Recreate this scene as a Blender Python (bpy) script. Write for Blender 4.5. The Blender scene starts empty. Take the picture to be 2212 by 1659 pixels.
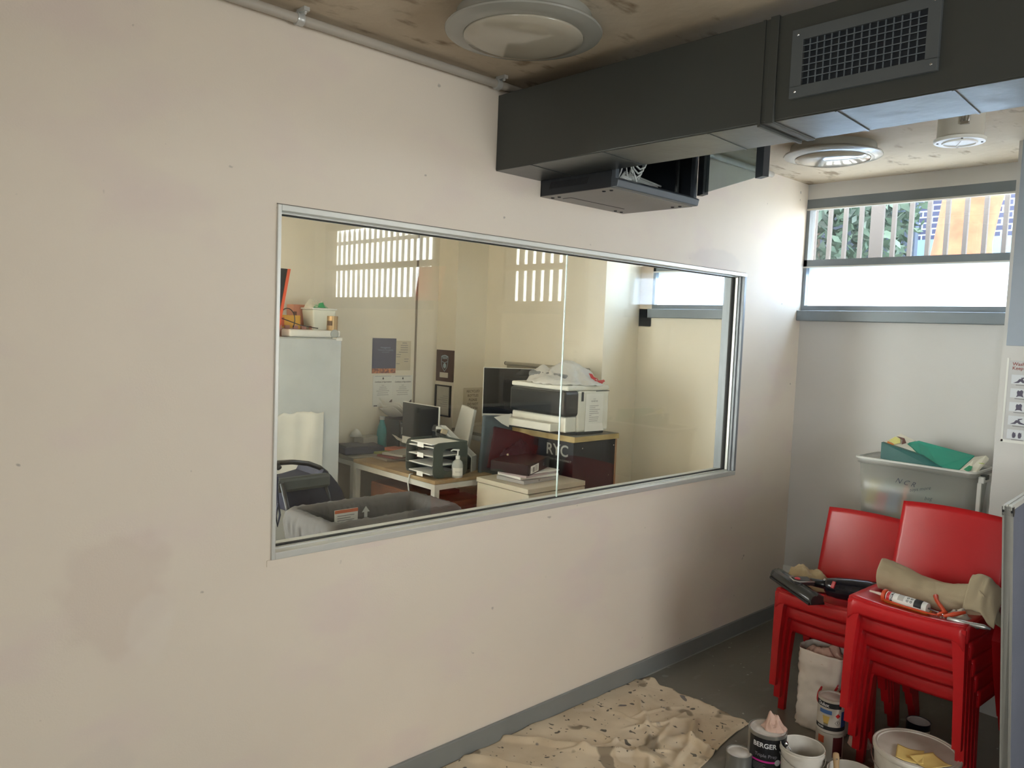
import bpy, bmesh, math, random
from mathutils import Vector, Matrix, noise, Euler
random.seed(7)
C = bpy.context.scene.collection
# ------------------------------------------------------------------ camera
IW, IH, FPX = 2212, 1659, 1693.4456
YAW, PITCH, ROLL = 0.7583, -0.0698, 0.0399
CAM = Vector((0, 0, 1.645))
_f = Vector((math.sin(YAW)*math.cos(PITCH), math.cos(YAW)*math.cos(PITCH), math.sin(PITCH)))
_r = Vector((math.cos(YAW), -math.sin(YAW), 0)); _u = _r.cross(_f)
_R = _r*math.cos(ROLL) + _u*math.sin(ROLL); _U = -_r*math.sin(ROLL) + _u*math.cos(ROLL)
cd = bpy.data.cameras.new('camera'); cam = bpy.data.objects.new('camera', cd); C.objects.link(cam)
cd.sensor_fit = 'HORIZONTAL'; cd.sensor_width = 36; cd.lens = 36*FPX/IW
cd.clip_start = .02; cd.clip_end = 200
cam.matrix_world = Matrix(((_R.x, _U.x, -_f.x, CAM.x), (_R.y, _U.y, -_f.y, CAM.y), (_R.z, _U.z, -_f.z, CAM.z), (0, 0, 0, 1)))
bpy.context.scene.camera = cam
# ------------------------------------------------------------------ world, lights, exposure
vs = bpy.context.scene.view_settings
vs.view_transform = 'Standard'; vs.look = 'None'; vs.exposure = 0.3; vs.gamma = 1.0; vs.use_curve_mapping = False
w = bpy.data.worlds.new('world'); bpy.context.scene.world = w; w.use_nodes = True
w.node_tree.nodes['Background'].inputs[0].default_value = (1.0, .99, .965, 1)
w.node_tree.nodes['Background'].inputs[1].default_value = 16.0
def portal(name, loc, rot, sx, sy):
    l = bpy.data.lights.new(name, 'AREA'); l.shape = 'RECTANGLE'; l.size = sx; l.size_y = sy
    l.cycles.is_portal = True
    o = bpy.data.objects.new(name, l); C.objects.link(o); o.location = loc; o.rotation_euler = rot; return o
PI = math.pi
def facing(d):   # area lights shine along -Z
    return Vector(d).to_track_quat('-Z', 'Y').to_euler()
sun = bpy.data.lights.new('sun', 'SUN'); sun.energy = 75.0; sun.angle = math.radians(1.5); sun.color = (1, .97, .93)
so = bpy.data.objects.new('sun', sun); C.objects.link(so); so.rotation_euler = facing((-.635, -.06, -.77)); so.location = (9, 3, 9)
portal('portal_far', (4.50, 1.6, 2.1), facing((-1, 0, 0)), 1.1, .62)
portal('portal_bay', (4.09, .54, 2.12), facing((-1, 0, 0)), .68, .62)
portal('portal_side', (3.54, -.67, 2.12), facing((-1, 0, 0)), 1.56, .62)
portal('portal_opposite', (2.1, -1.72, 1.5), facing((0, 1, 0)), 1.0, 1.0)
portal('portal_back', (-2.31, -.7, 1.8), facing((1, 0, 0)), 1.0, 1.2)
portal('portal_office', (4.50, 2.85, 2.1), facing((-1, 0, 0)), .95, .62)
portal('portal_office_left', (.94, 3.52, 1.47), facing((1, 0, 0)), 2.15, 1.94)

def W(u, v, ax, val):
    """point of the room seen at pixel u,v on the plane ax=val"""
    d = _R*((u-IW/2)/FPX) - _U*((v-IH/2)/FPX) + _f
    i = 'XYZ'.index(ax); return CAM + d*((val-CAM[i])/d[i])
# ------------------------------------------------------------------ materials
_M = {}
def srgb(r, g, b):
    f = lambda c: (c/255/12.92) if c/255 <= .04045 else ((c/255+.055)/1.055)**2.4
    return (f(r), f(g), f(b), 1)
def mat(name, col, rough=.6, metal=0, spec=.5, n=0, nscale=8, ncol=None, bump=0, bscale=40, alpha=1, trans=0, coat=0, sss=0, nlo=.4, nhi=.65):
    if name in _M: return _M[name]
    m = bpy.data.materials.new(name); m.use_nodes = True; nt = m.node_tree; b = nt.nodes['Principled BSDF']
    b.inputs['Base Color'].default_value = col; b.inputs['Roughness'].default_value = rough
    b.inputs['Metallic'].default_value = metal; b.inputs['Specular IOR Level'].default_value = spec
    b.inputs['Alpha'].default_value = alpha; b.inputs['Transmission Weight'].default_value = trans
    b.inputs['Coat Weight'].default_value = coat
    tc = nt.nodes.new('ShaderNodeTexCoord')
    nz = nt.nodes.new('ShaderNodeTexNoise'); nz.inputs['Scale'].default_value = nscale; nz.inputs['Detail'].default_value = 5
    nt.links.new(tc.outputs['Object'], nz.inputs['Vector'])
    mx = nt.nodes.new('ShaderNodeMix'); mx.data_type = 'RGBA'
    ramp = nt.nodes.new('ShaderNodeMapRange'); ramp.inputs[1].default_value = nlo; ramp.inputs[2].default_value = nhi
    nt.links.new(nz.outputs['Fac'], ramp.inputs[0])
    c2 = ncol if ncol else tuple(min(1, c*(1-(n or .06))) for c in col[:3])+(1,)
    mx.inputs[6].default_value = col; mx.inputs[7].default_value = c2
    nt.links.new(ramp.outputs[0], mx.inputs[0]); nt.links.new(mx.outputs[2], b.inputs['Base Color'])
    if bump:
        nb = nt.nodes.new('ShaderNodeTexNoise'); nb.inputs['Scale'].default_value = bscale; nb.inputs['Detail'].default_value = 4
        nt.links.new(tc.outputs['Object'], nb.inputs['Vector'])
        bp = nt.nodes.new('ShaderNodeBump'); bp.inputs['Strength'].default_value = bump; bp.inputs['Distance'].default_value = .01
        nt.links.new(nb.outputs['Fac'], bp.inputs['Height']); nt.links.new(bp.outputs[0], b.inputs['Normal'])
    _M[name] = m; return m
def glassmat(name, tint, f0=.045, rough=0.0, refl=1.0):
    m = bpy.data.materials.new(name); m.use_nodes = True; nt = m.node_tree; nt.nodes.clear()
    out = nt.nodes.new('ShaderNodeOutputMaterial'); tr = nt.nodes.new('ShaderNodeBsdfTransparent'); tr.inputs[0].default_value = tint
    gl = nt.nodes.new('ShaderNodeBsdfGlossy'); gl.inputs['Roughness'].default_value = rough
    ge = nt.nodes.new('ShaderNodeNewGeometry'); dp = nt.nodes.new('ShaderNodeVectorMath'); dp.operation = 'DOT_PRODUCT'
    nt.links.new(ge.outputs['Incoming'], dp.inputs[0]); nt.links.new(ge.outputs['Normal'], dp.inputs[1])
    def mth(op, a, bval=None):
        n = nt.nodes.new('ShaderNodeMath'); n.operation = op; nt.links.new(a, n.inputs[0])
        if bval is not None: n.inputs[1].default_value = bval
        return n.outputs[0]
    a = mth('ABSOLUTE', dp.outputs['Value'])
    s = nt.nodes.new('ShaderNodeMath'); s.operation = 'SUBTRACT'; s.inputs[0].default_value = 1; nt.links.new(a, s.inputs[1])
    p = mth('POWER', s.outputs[0], 5); q = mth('MULTIPLY', p, 1-f0); r = mth('ADD', q, f0); r = mth('MULTIPLY', r, refl)
    mx = nt.nodes.new('ShaderNodeMixShader'); nt.links.new(r, mx.inputs[0]); nt.links.new(tr.outputs[0], mx.inputs[1]); nt.links.new(gl.outputs[0], mx.inputs[2])
    nt.links.new(mx.outputs[0], out.inputs[0]); return m
def translucent(name, col, tfac=.6, transp=0.0):
    m = bpy.data.materials.new(name); m.use_nodes = True; nt = m.node_tree; nt.nodes.clear()
    out = nt.nodes.new('ShaderNodeOutputMaterial'); t = nt.nodes.new('ShaderNodeBsdfTranslucent'); t.inputs[0].default_value = col
    d = nt.nodes.new('ShaderNodeBsdfDiffuse'); d.inputs[0].default_value = col
    mx = nt.nodes.new('ShaderNodeMixShader'); mx.inputs[0].default_value = tfac
    nt.links.new(d.outputs[0], mx.inputs[1]); nt.links.new(t.outputs[0], mx.inputs[2])
    g = nt.nodes.new('ShaderNodeBsdfTransparent'); m2 = nt.nodes.new('ShaderNodeMixShader'); m2.inputs[0].default_value = transp
    gl = nt.nodes.new('ShaderNodeBsdfGlossy'); gl.inputs['Roughness'].default_value = .3
    m3 = nt.nodes.new('ShaderNodeMixShader'); m3.inputs[0].default_value = .06
    nt.links.new(mx.outputs[0], m2.inputs[1]); nt.links.new(g.outputs[0], m2.inputs[2])
    nt.links.new(m2.outputs[0], m3.inputs[1]); nt.links.new(gl.outputs[0], m3.inputs[2]); nt.links.new(m3.outputs[0], out.inputs[0]); return m

def wallpaint():
    m = mat('wall_paint', srgb(226, 214, 198), .55, n=.04, nscale=1.5, bump=.05, bscale=180)
    nt = m.node_tree; b = nt.nodes['Principled BSDF']; mx = b.inputs['Base Color'].links[0].from_node
    tc = nt.nodes.new('ShaderNodeTexCoord'); mp = nt.nodes.new('ShaderNodeMapping'); mp.inputs['Scale'].default_value = (1.1, 1, 1.9)
    nz = nt.nodes.new('ShaderNodeTexNoise'); nz.inputs['Scale'].default_value = 2.3; nz.inputs['Detail'].default_value = 3
    nt.links.new(tc.outputs['Object'], mp.inputs[0]); nt.links.new(mp.outputs[0], nz.inputs['Vector'])
    mr = nt.nodes.new('ShaderNodeMapRange'); mr.inputs[1].default_value = .52; mr.inputs[2].default_value = .68; nt.links.new(nz.outputs['Fac'], mr.inputs[0])
    m2 = nt.nodes.new('ShaderNodeMix'); m2.data_type = 'RGBA'; m2.inputs[7].default_value = srgb(222, 207, 196)
    nt.links.new(mr.outputs[0], m2.inputs[0]); nt.links.new(mx.outputs[2], m2.inputs[6])
    # small dark scuffs
    vz = nt.nodes.new('ShaderNodeTexNoise'); vz.inputs['Scale'].default_value = 22; vz.inputs['Detail'].default_value = 2
    nt.links.new(tc.outputs['Object'], vz.inputs['Vector'])
    v2 = nt.nodes.new('ShaderNodeMapRange'); v2.inputs[1].default_value = .765; v2.inputs[2].default_value = .80; v2.inputs[4].default_value = .55; nt.links.new(vz.outputs['Fac'], v2.inputs[0])
    m3 = nt.nodes.new('ShaderNodeMix'); m3.data_type = 'RGBA'; m3.inputs[7].default_value = srgb(120, 112, 105)
    prev = m2.outputs[2]
    for (sx0, sz0, rx, rz_, col, amt) in ((.655, .90, .16, .19, srgb(206, 188, 176), .36), (.75, .79, .07, .11, srgb(226, 216, 204), .4), (3.45, 2.03, .30, .06, srgb(206, 196, 186), .4), (.62, .40, .10, .10, srgb(210, 200, 190), .3), (3.0, .62, .5, .10, srgb(212, 202, 190), .25)):
        mp2 = nt.nodes.new('ShaderNodeMapping'); mp2.vector_type = 'POINT'; mp2.inputs['Location'].default_value = (-sx0/rx, 0, -sz0/rz_); mp2.inputs['Scale'].default_value = (1/rx, 0, 1/rz_)
        nt.links.new(tc.outputs['Object'], mp2.inputs[0]); ad = nt.nodes.new('ShaderNodeVectorMath'); ad.operation = 'LENGTH'; nt.links.new(mp2.outputs[0], ad.inputs[0])
        nn_ = nt.nodes.new('ShaderNodeTexNoise'); nn_.inputs['Scale'].default_value = 9; nt.links.new(tc.outputs['Object'], nn_.inputs['Vector'])
        sm = nt.nodes.new('ShaderNodeMath'); sm.operation = 'ADD'; nt.links.new(ad.outputs['Value'], sm.inputs[0]); nt.links.new(nn_.outputs['Fac'], sm.inputs[1])
        r_ = nt.nodes.new('ShaderNodeMapRange'); r_.interpolation_type = 'SMOOTHSTEP'; r_.inputs[1].default_value = 1.55; r_.inputs[2].default_value = 1.2; r_.inputs[4].default_value = amt; nt.links.new(sm.outputs[0], r_.inputs[0])
        mm = nt.nodes.new('ShaderNodeMix'); mm.data_type = 'RGBA'; mm.inputs[7].default_value = col; nt.links.new(r_.outputs[0], mm.inputs[0]); nt.links.new(prev, mm.inputs[6]); prev = mm.outputs[2]
    nt.links.new(v2.outputs[0], m3.inputs[0]); nt.links.new(prev, m3.inputs[6]); nt.links.new(m3.outputs[2], b.inputs['Base Color'])
    return m
def concrete(name, c1, c2, c3, scale=2.0, rough=.8, bump=.25, spots=None):
    m = mat(name, c1, rough, ncol=c2, nscale=scale, bump=bump, bscale=25)
    nt = m.node_tree; b = nt.nodes['Principled BSDF']; mx = b.inputs['Base Color'].links[0].from_node
    tc = nt.nodes.new('ShaderNodeTexCoord'); nz = nt.nodes.new('ShaderNodeTexNoise'); nz.inputs['Scale'].default_value = scale*7; nz.inputs['Detail'].default_value = 6
    mp = nt.nodes.new('ShaderNodeMapping'); mp.inputs['Scale'].default_value = (.6, 1.3, 1)
    nt.links.new(tc.outputs['Object'], mp.inputs[0]); nt.links.new(mp.outputs[0], nz.inputs['Vector'])
    mr = nt.nodes.new('ShaderNodeMapRange'); mr.inputs[1].default_value = .60; mr.inputs[2].default_value = .72; nt.links.new(nz.outputs['Fac'], mr.inputs[0])
    m2 = nt.nodes.new('ShaderNodeMix'); m2.data_type = 'RGBA'; m2.inputs[7].default_value = c3
    nt.links.new(mr.outputs[0], m2.inputs[0]); nt.links.new(mx.outputs[2], m2.inputs[6]); nt.links.new(m2.outputs[2], b.inputs['Base Color'])
    return m
M_wall = wallpaint()
M_wallo = mat('office_wall_paint', srgb(234, 226, 208), .6, n=.05, nscale=2, bump=.04, bscale=150)
M_wallc = mat('wall_paint_far', srgb(206, 204, 200), .55, n=.03, nscale=1.5, bump=.05, bscale=180)
M_ceil = concrete('ceiling_concrete', srgb(198, 184, 162), srgb(172, 156, 134), srgb(134, 116, 94), 1.6)
M_floor = concrete('floor_paint', srgb(116, 112, 102), srgb(108, 104, 94), srgb(126, 122, 112), 1.8, rough=.32, bump=.05)
def specks(m, sc, lo, col):
    nt = m.node_tree; b = nt.nodes['Principled BSDF']; src = b.inputs['Base Color'].links[0].from_socket
    tc = nt.nodes.new('ShaderNodeTexCoord'); n1 = nt.nodes.new('ShaderNodeTexNoise'); n1.inputs['Scale'].default_value = sc; n1.inputs['Detail'].default_value = 1; nt.links.new(tc.outputs['Object'], n1.inputs['Vector'])
    mr = nt.nodes.new('ShaderNodeMapRange'); mr.inputs[1].default_value = lo; mr.inputs[2].default_value = lo+.02; nt.links.new(n1.outputs['Fac'], mr.inputs[0])
    m2 = nt.nodes.new('ShaderNodeMix'); m2.data_type = 'RGBA'; m2.inputs[7].default_value = col; nt.links.new(mr.outputs[0], m2.inputs[0]); nt.links.new(src, m2.inputs[6]); nt.links.new(m2.outputs[2], b.inputs['Base Color'])
specks(M_floor, 30, .74, srgb(176, 172, 162)); specks(M_floor, 11, .73, srgb(140, 137, 128))
M_base = mat('baseboard_grey', srgb(128, 130, 128), .35, n=.04)
M_alu = mat('frame_aluminium', srgb(206, 206, 200), .35, metal=.35, n=.03, nscale=20)
M_alud = mat('frame_grey', srgb(120, 128, 134), .4, metal=.2)
M_gasket = mat('black_gasket', srgb(18, 18, 18), .7)
M_duct = mat('duct_charcoal', srgb(58, 60, 57), .42, n=.06, nscale=3, bump=.03, bscale=60)
M_ductm = mat('duct_metal_underside', srgb(100, 104, 104), .3, metal=.85, n=.25, nscale=5, bump=.12, bscale=14)
M_ductg = mat('vent_charcoal', srgb(80, 84, 86), .5)
M_black = mat('black_plastic', srgb(26, 27, 29), .3)
M_blackm = mat('rack_black', srgb(38, 42, 48), .4, n=.1)
M_rackb = mat('rack_underside_grey', srgb(150, 146, 142), .5)
M_white = mat('white_plastic', srgb(228, 228, 222), .35)
M_paper = mat('white_paper', srgb(232, 230, 222), .8)
M_cable = mat('cable_white', srgb(200, 204, 202), .5)
M_red = mat('red_plastic', srgb(184, 24, 30), .33, n=.08, nscale=4, bump=.05, bscale=260)
M_steel = mat('steel', srgb(190, 190, 190), .25, metal=1)
M_print = mat('print_black', srgb(30, 30, 32), .7)
M_text_grey = mat('print_grey', srgb(130, 130, 130), .7)
M_glass = glassmat('partition_glass', (.96, .975, .96, 1), .042)
M_glassw = glassmat('window_glass', (.93, .96, .97, 1), .04)
M_glassr = glassmat('rack_glass', (.62, .68, .68, 1), .05)
M_clear = glassmat('clear_acrylic', (.90, .92, .92, 1), .06)
M_frost = translucent('frosted_film', (.74, .86, 1, 1), .75)
M_tub = translucent('translucent_tub', srgb(222, 222, 216), .5, .68)
M_thin = translucent('thin_bag_plastic', srgb(236, 234, 228), .3, .12)
M_edge = mat('glass_edge', srgb(190, 205, 198), .15, spec=.8)
M_oak = mat('oak_laminate', srgb(168, 144, 106), .5, ncol=srgb(140, 116, 82), nscale=6)
M_deskw = mat('desk_white_metal', srgb(205, 204, 196), .4)
M_dgrey = mat('dark_grey_plastic', srgb(62, 66, 64), .5)
M_screen = mat('screen_glass', srgb(16, 17, 18), .06, spec=.9)

# ------------------------------------------------------------------ mesh helpers
class MB:
    def __init__(s): s.bm = bmesh.new()
    def box(s, lo, hi, bev=0):
        lo = Vector(lo); hi = Vector(hi); v = [s.bm.verts.new((x, y, z)) for x in (lo.x, hi.x) for y in (lo.y, hi.y) for z in (lo.z, hi.z)]
        fs = [s.bm.faces.new([v[i] for i in q]) for q in ((0, 1, 3, 2), (4, 6, 7, 5), (0, 4, 5, 1), (2, 3, 7, 6), (0, 2, 6, 4), (1, 5, 7, 3))]
        if bev:
            es = list({e for f in fs for e in f.edges}); bmesh.ops.bevel(s.bm, geom=es, offset=bev, segments=2, affect='EDGES', profile=.5)
        return s
    def hexa(s, p):   # 8 points: bottom 4 ccw, top 4 ccw
        v = [s.bm.verts.new(q) for q in p]
        for q in ((3, 2, 1, 0), (4, 5, 6, 7), (0, 1, 5, 4), (1, 2, 6, 5), (2, 3, 7, 6), (3, 0, 4, 7)): s.bm.faces.new([v[i] for i in q])
        return s
    def obox(s, c, size, rot=(0, 0, 0), bev=0):
        R = Euler(rot).to_matrix(); c = Vector(c); h = Vector(size)/2
        t = MB(); t.box(-h, h, bev)
        for v in t.bm.verts: v.co = R @ v.co + c
        me = bpy.data.meshes.new('t'); t.bm.to_mesh(me); s.bm.from_mesh(me); bpy.data.meshes.remove(me); t.bm.free(); return s
    def rings(s, rs, closed=True, cap0=True, cap1=True):
        R = [[s.bm.verts.new(p) for p in r] for r in rs]
        for a, b in zip(R, R[1:]):
            n = len(a)
            for i in range(n if closed else n-1): s.bm.faces.new((a[i], a[(i+1) % n], b[(i+1) % n], b[i]))
        if closed and cap0: s.bm.faces.new(list(reversed(R[0])))
        if closed and cap1: s.bm.faces.new(R[-1])
        return s
    def tube(s, pts, r, n=8, closed=False):
        pts = [Vector(p) for p in pts]; rs = []; m = len(pts)
        rr = r if isinstance(r, (list, tuple)) else [r]*m
        up = Vector((0, 0, 1)); prev = None
        for i, p in enumerate(pts):
            d = (pts[min(i+1, m-1)] - pts[max(i-1, 0)])
            d = d.normalized() if d.length > 1e-9 else Vector((0, 0, 1))
            a = (prev - d*prev.dot(d)) if prev else d.cross(up)
            if a.length < 1e-3: a = d.cross(Vector((1, 0, 0)))
            a.normalize(); prev = a; b = d.cross(a)
            rs.append([p + (a*math.cos(t)+b*math.sin(t))*rr[i] for t in [2*PI*k/n for k in range(n)]])
        return s.rings(rs)
    def lathe(s, prof, c=(0, 0, 0), n=40, axis='Z', cap=False, tilt=None):
        c = Vector(c); rs = []
        for r, z in prof:
            ring = []
            for k in range(n):
                t = 2*PI*k/n; q = Vector((max(r, 1e-5)*math.cos(t), max(r, 1e-5)*math.sin(t), z))
                if axis == 'X': q = Vector((q.z, q.x, q.y))
                if axis == 'Y': q = Vector((q.x, q.z, q.y))
                if tilt: q = tilt @ q
                ring.append(c+q)
            rs.append(ring)
        return s.rings(rs, cap0=True, cap1=True)
    def grid(s, f, nu, nv, cu=False):
        g = [[s.bm.verts.new(f(i/nu, j/nv)) for j in range(nv+1)] for i in range(nu+(0 if cu else 1))]
        L = len(g)
        for i in range(nu):
            for j in range(nv): s.bm.faces.new((g[i][j], g[(i+1) % L][j], g[(i+1) % L][j+1], g[i][j+1]))
        return s
    def poly(s, pts, ext):
        ext = Vector(ext); a = [s.bm.verts.new(p) for p in pts]; b = [s.bm.verts.new(Vector(p)+ext) for p in pts]; n = len(a)
        s.bm.faces.new(list(reversed(a))); s.bm.faces.new(b)
        for i in range(n): s.bm.faces.new((a[i], a[(i+1) % n], b[(i+1) % n], b[i]))
        return s
    def text(s, txt, size, fn, bold=0, align='CENTER', shear=0, sub=0):
        """flat letters; fn maps (x,y) to a point"""
        cu = bpy.data.curves.new('t', 'FONT'); cu.body = txt; cu.size = size; cu.align_x = align; cu.align_y = 'CENTER'; cu.offset = bold; cu.shear = shear; cu.resolution_u = 3
        ob = bpy.data.objects.new('t', cu); C.objects.link(ob); bpy.context.view_layer.update()
        me = bpy.data.meshes.new_from_object(ob); b2 = bmesh.new(); b2.from_mesh(me)
        if sub: 
            bmesh.ops.triangulate(b2, faces=b2.faces[:]); bmesh.ops.subdivide_edges(b2, edges=[e for e in b2.edges if e.calc_length() > sub], cuts=2)
        for v in b2.verts: v.co = fn(v.co.x, v.co.y)
        m2 = bpy.data.meshes.new('t'); b2.to_mesh(m2); s.bm.from_mesh(m2)
        bpy.data.meshes.remove(m2); bpy.data.meshes.remove(me); b2.free(); bpy.data.objects.remove(ob); bpy.data.curves.remove(cu); return s
def tag(o, label=None, cat=None, group=None, kind=None):
    if label: o['label'] = label
    if cat: o['category'] = cat
    if group: o['group'] = group
    if kind: o['kind'] = kind
    return o
def thing(name, label, cat, loc=(0, 0, 0), group=None, kind=None):
    o = bpy.data.objects.new(name, None); C.objects.link(o); o.location = loc; o.empty_display_size = .05
    return tag(o, label, cat, group, kind)
def root_loc(p):
    v = Vector((0, 0, 0))
    while p: v += p.location; p = p.parent
    return v
def obj(name, mb, m, parent=None, smooth=False, solid=0, local=False, bev=0, sub=0, normals=True):
    bm = mb.bm
    if normals: bmesh.ops.recalc_face_normals(bm, faces=bm.faces[:])
    off = Vector((0, 0, 0))
    if parent is not None:
        if not local: off = root_loc(parent)
    else:
        if bm.verts and not local:
            xs = [v.co for v in bm.verts]; off = Vector((sum(v.x for v in xs)/len(xs), sum(v.y for v in xs)/len(xs), min(v.z for v in xs)))
    for v in bm.verts: v.co -= off
    me = bpy.data.meshes.new(name); bm.to_mesh(me); bm.free()
    o = bpy.data.objects.new(name, me); C.objects.link(o)
    for mm in (m if isinstance(m, (list, tuple)) else [m]): me.materials.append(mm)
    if parent is not None: o.parent = parent
    elif not local: o.location = off
    if smooth:
        for p in me.polygons: p.use_smooth = True
        if smooth == 'auto':
            md = o.modifiers.new('w', 'EDGE_SPLIT'); md.split_angle = math.radians(35)
    if bev: md = o.modifiers.new('b', 'BEVEL'); md.width = bev; md.segments = 2; md.limit_method = 'ANGLE'
    if solid: md = o.modifiers.new('s', 'SOLIDIFY'); md.thickness = solid; md.offset = 0
    if sub: md = o.modifiers.new('u', 'SUBSURF'); md.levels = sub; md.render_levels = sub
    return o
def struct(name, mb, m, **k):
    return tag(obj(name, mb, m, **k), kind='structure')
def copy_tree(root, loc=None, label=None):
    r = root.copy(); C.objects.link(r)
    if loc is not None: r.location = loc
    if label: r['label'] = label
    for ch in root.children:
        c = ch.copy(); C.objects.link(c); c.parent = r
        for g in ch.children:
            d = g.copy(); C.objects.link(d); d.parent = c
    return r
def nz(p, s=1.0, seed=0): return noise.noise(Vector(p)*s + Vector((seed*7.3, seed*3.1, seed*1.7)))
def cylmap(c, r, a0, z0):
    """maps (x,y) onto a cylinder: x to the right as seen from outside at angle a0"""
    return lambda x, y: Vector((c[0]+r*math.cos(a0+x/r), c[1]+r*math.sin(a0+x/r), z0+y))
def band(c, r, a0, a1, z0, z1, n=24, th=.0004):
    m = MB(); m.grid(lambda u, v: Vector((c[0]+r*math.cos(a0+(a1-a0)*u), c[1]+r*math.sin(a0+(a1-a0)*u), z0+(z1-z0)*v)), n, 1); return m
# ================================================================== SETTING
ZC = 2.546; YW = 2.2
GX0, GX1, GZ0, GZ1 = 1.097, 3.755, .912, 1.987       # partition opening
XL, XR, YS = -2.2, 4.385, -1.60
b = MB()
b.box((XL, YW, 0), (GX0, YW+.11, ZC+.02)); b.box((GX1, YW, 0), (XR, YW+.11, ZC+.02))
b.box((GX0, YW, 0), (GX1, YW+.11, GZ0)); b.box((GX0, YW, GZ1), (GX1, YW+.11, ZC+.02))
wp = struct('wall_left', b, M_wall, local=True)
b = MB(); b.box((XL-.3, YS-.3, -.12), (4.9, 5.2, 0)); struct('floor', b, M_floor, local=True)
b = MB(); b.box((XL-.3, YS-.3, ZC), (4.75, 5.2, ZC+.2)); struct('ceiling', b, M_ceil, local=True)
# formwork joints on the concrete ceiling
b = MB()
for x in (2.85, .62): b.box((x, YS, ZC-.0025), (x+.006, 2.19, ZC+.001))
for y in (.62, ): b.box((-2, y, ZC-.0025), (4.2, y+.006, ZC+.001))
struct('trim_1', b, mat('joint_dark', srgb(104, 92, 78), .9), local=True)
# skirting on the partition wall
b = MB(); b.box((XL, YW-.014, 0), (XR, YW, .085), .003); struct('baseboard_left', b, M_base)
b = MB(); b.box((XL, YW-.0155, .0), (XR, YW-.0135, .006)); struct('baseboard_bead', b, mat('sealant', srgb(150, 150, 145), .6))

def facade(tag_, x, y0, y1, zs, zb, zm0, zm1, zt, frosted, walls, ths=.115):
    """exterior bay: wall below and above a strip window with two rows of glass"""
    b = MB(); b.box((x, y0, 0), (x+ths, y1, zs)); b.box((x, y0, zt+.055), (x+ths, y1, ZC+.02))
    struct('wall_'+tag_, b, walls, local=True)
def window(nm, x, y0, y1, zs, zb, zm0, zm1, zt, frosted, sill=.05):
    t = MB(); t.box((x+.0, y0, zt), (x+.07, y1, zt+.055)); t.box((x+.0, y0, zm0), (x+.07, y1, zm1)); t.box((x, y0, zs), (x+.07, y1, zb))
    t.box((x, y0, zb), (x+.07, y0+.02, zt)); t.box((x, y1-.02, zb), (x+.07, y1, zt))
    f = struct(nm, t, M_alud)
    t = MB(); t.box((x-.004, y0, zt-.008), (x+.0, y1, zt+.002)); t.box((x-.004, y0, zm0-.007), (x, y1, zm0+.001))
    obj('window_bead', t, M_alu, f)
    t = MB(); t.box((x-sill, y0, zs-.06), (x+.07, y1, zs), .004); obj('window_sill', t, M_alud, f)
    t = MB(); t.box((x+.032, y0+.02, zm1), (x+.036, y1-.02, zt)); obj('pane', t, M_glassw, f)
    t = MB(); t.box((x+.032, y0+.02, zb), (x+.036, y1-.02, zm0)); obj('pane', t, M_frost if frosted else M_glassw, f)
    return f
FZ = (1.82, 1.85, 2.074, 2.113, 2.405)
facade('far', 4.385, 1.035, 2.2, *FZ, True, M_wallc); window('window_1', 4.385, 1.035, 2.2, *FZ, True)
facade('office_far', 4.385, 2.3, 3.375, *FZ, True, M_wallo); window('window_2', 4.385, 2.31, 3.27, *FZ, True)
b = MB(); b.box((4.385, 2.2, 0), (4.50, 2.31, ZC)); b.box((4.385, 3.27, 1.7), (4.50, 3.375, ZC)); struct('wall_far_return', b, M_wall, local=True)
# concrete upstand with a white ledge along the far wall
b = MB(); b.box((4.372, 1.035, .267), (4.386, 2.2, .306), .002); struct('trim_2', b, M_white)
b = MB(); b.box((4.366, 1.035, 0), (4.386, 2.2, .262)); struct('baseboard_far', b, M_base)
# stepped pier on the right, the next bays behind it
BZ = (1.86, 1.89, 2.205, 2.245, 2.47)
b = MB(); b.box((3.95, .87, 0), (4.50, 1.035, ZC+.01)); struct('wall_pier', b, M_wallc, local=True)
b = MB(); b.box((3.935, .88, 1.66), (3.95, 1.018, ZC), .002); struct('trim_3', b, mat('blue_grey_panel', srgb(158, 168, 180), .6))
facade('bay', 3.95, .20, .87, *FZ, False, M_wall); window('window_3', 3.95, .20, .87, *FZ, False)
AZ = (1.885, 1.915, 2.225, 2.275, 2.485)
b = MB(); b.box((3.40, .10, 0), (4.07, .20, ZC+.01)); struct('wall_step', b, mat('pillar_brown', srgb(128, 118, 108), .7), local=True)
facade('side', 3.40, -1.60, .10, *FZ, False, M_wall); window('window_4', 3.40, -1.43, .09, *FZ, False)
b = MB(); b.box((3.40, -1.60, 1.8), (3.515, -1.43, ZC)); struct('wall_side_return', b, M_wall, local=True)
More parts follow.
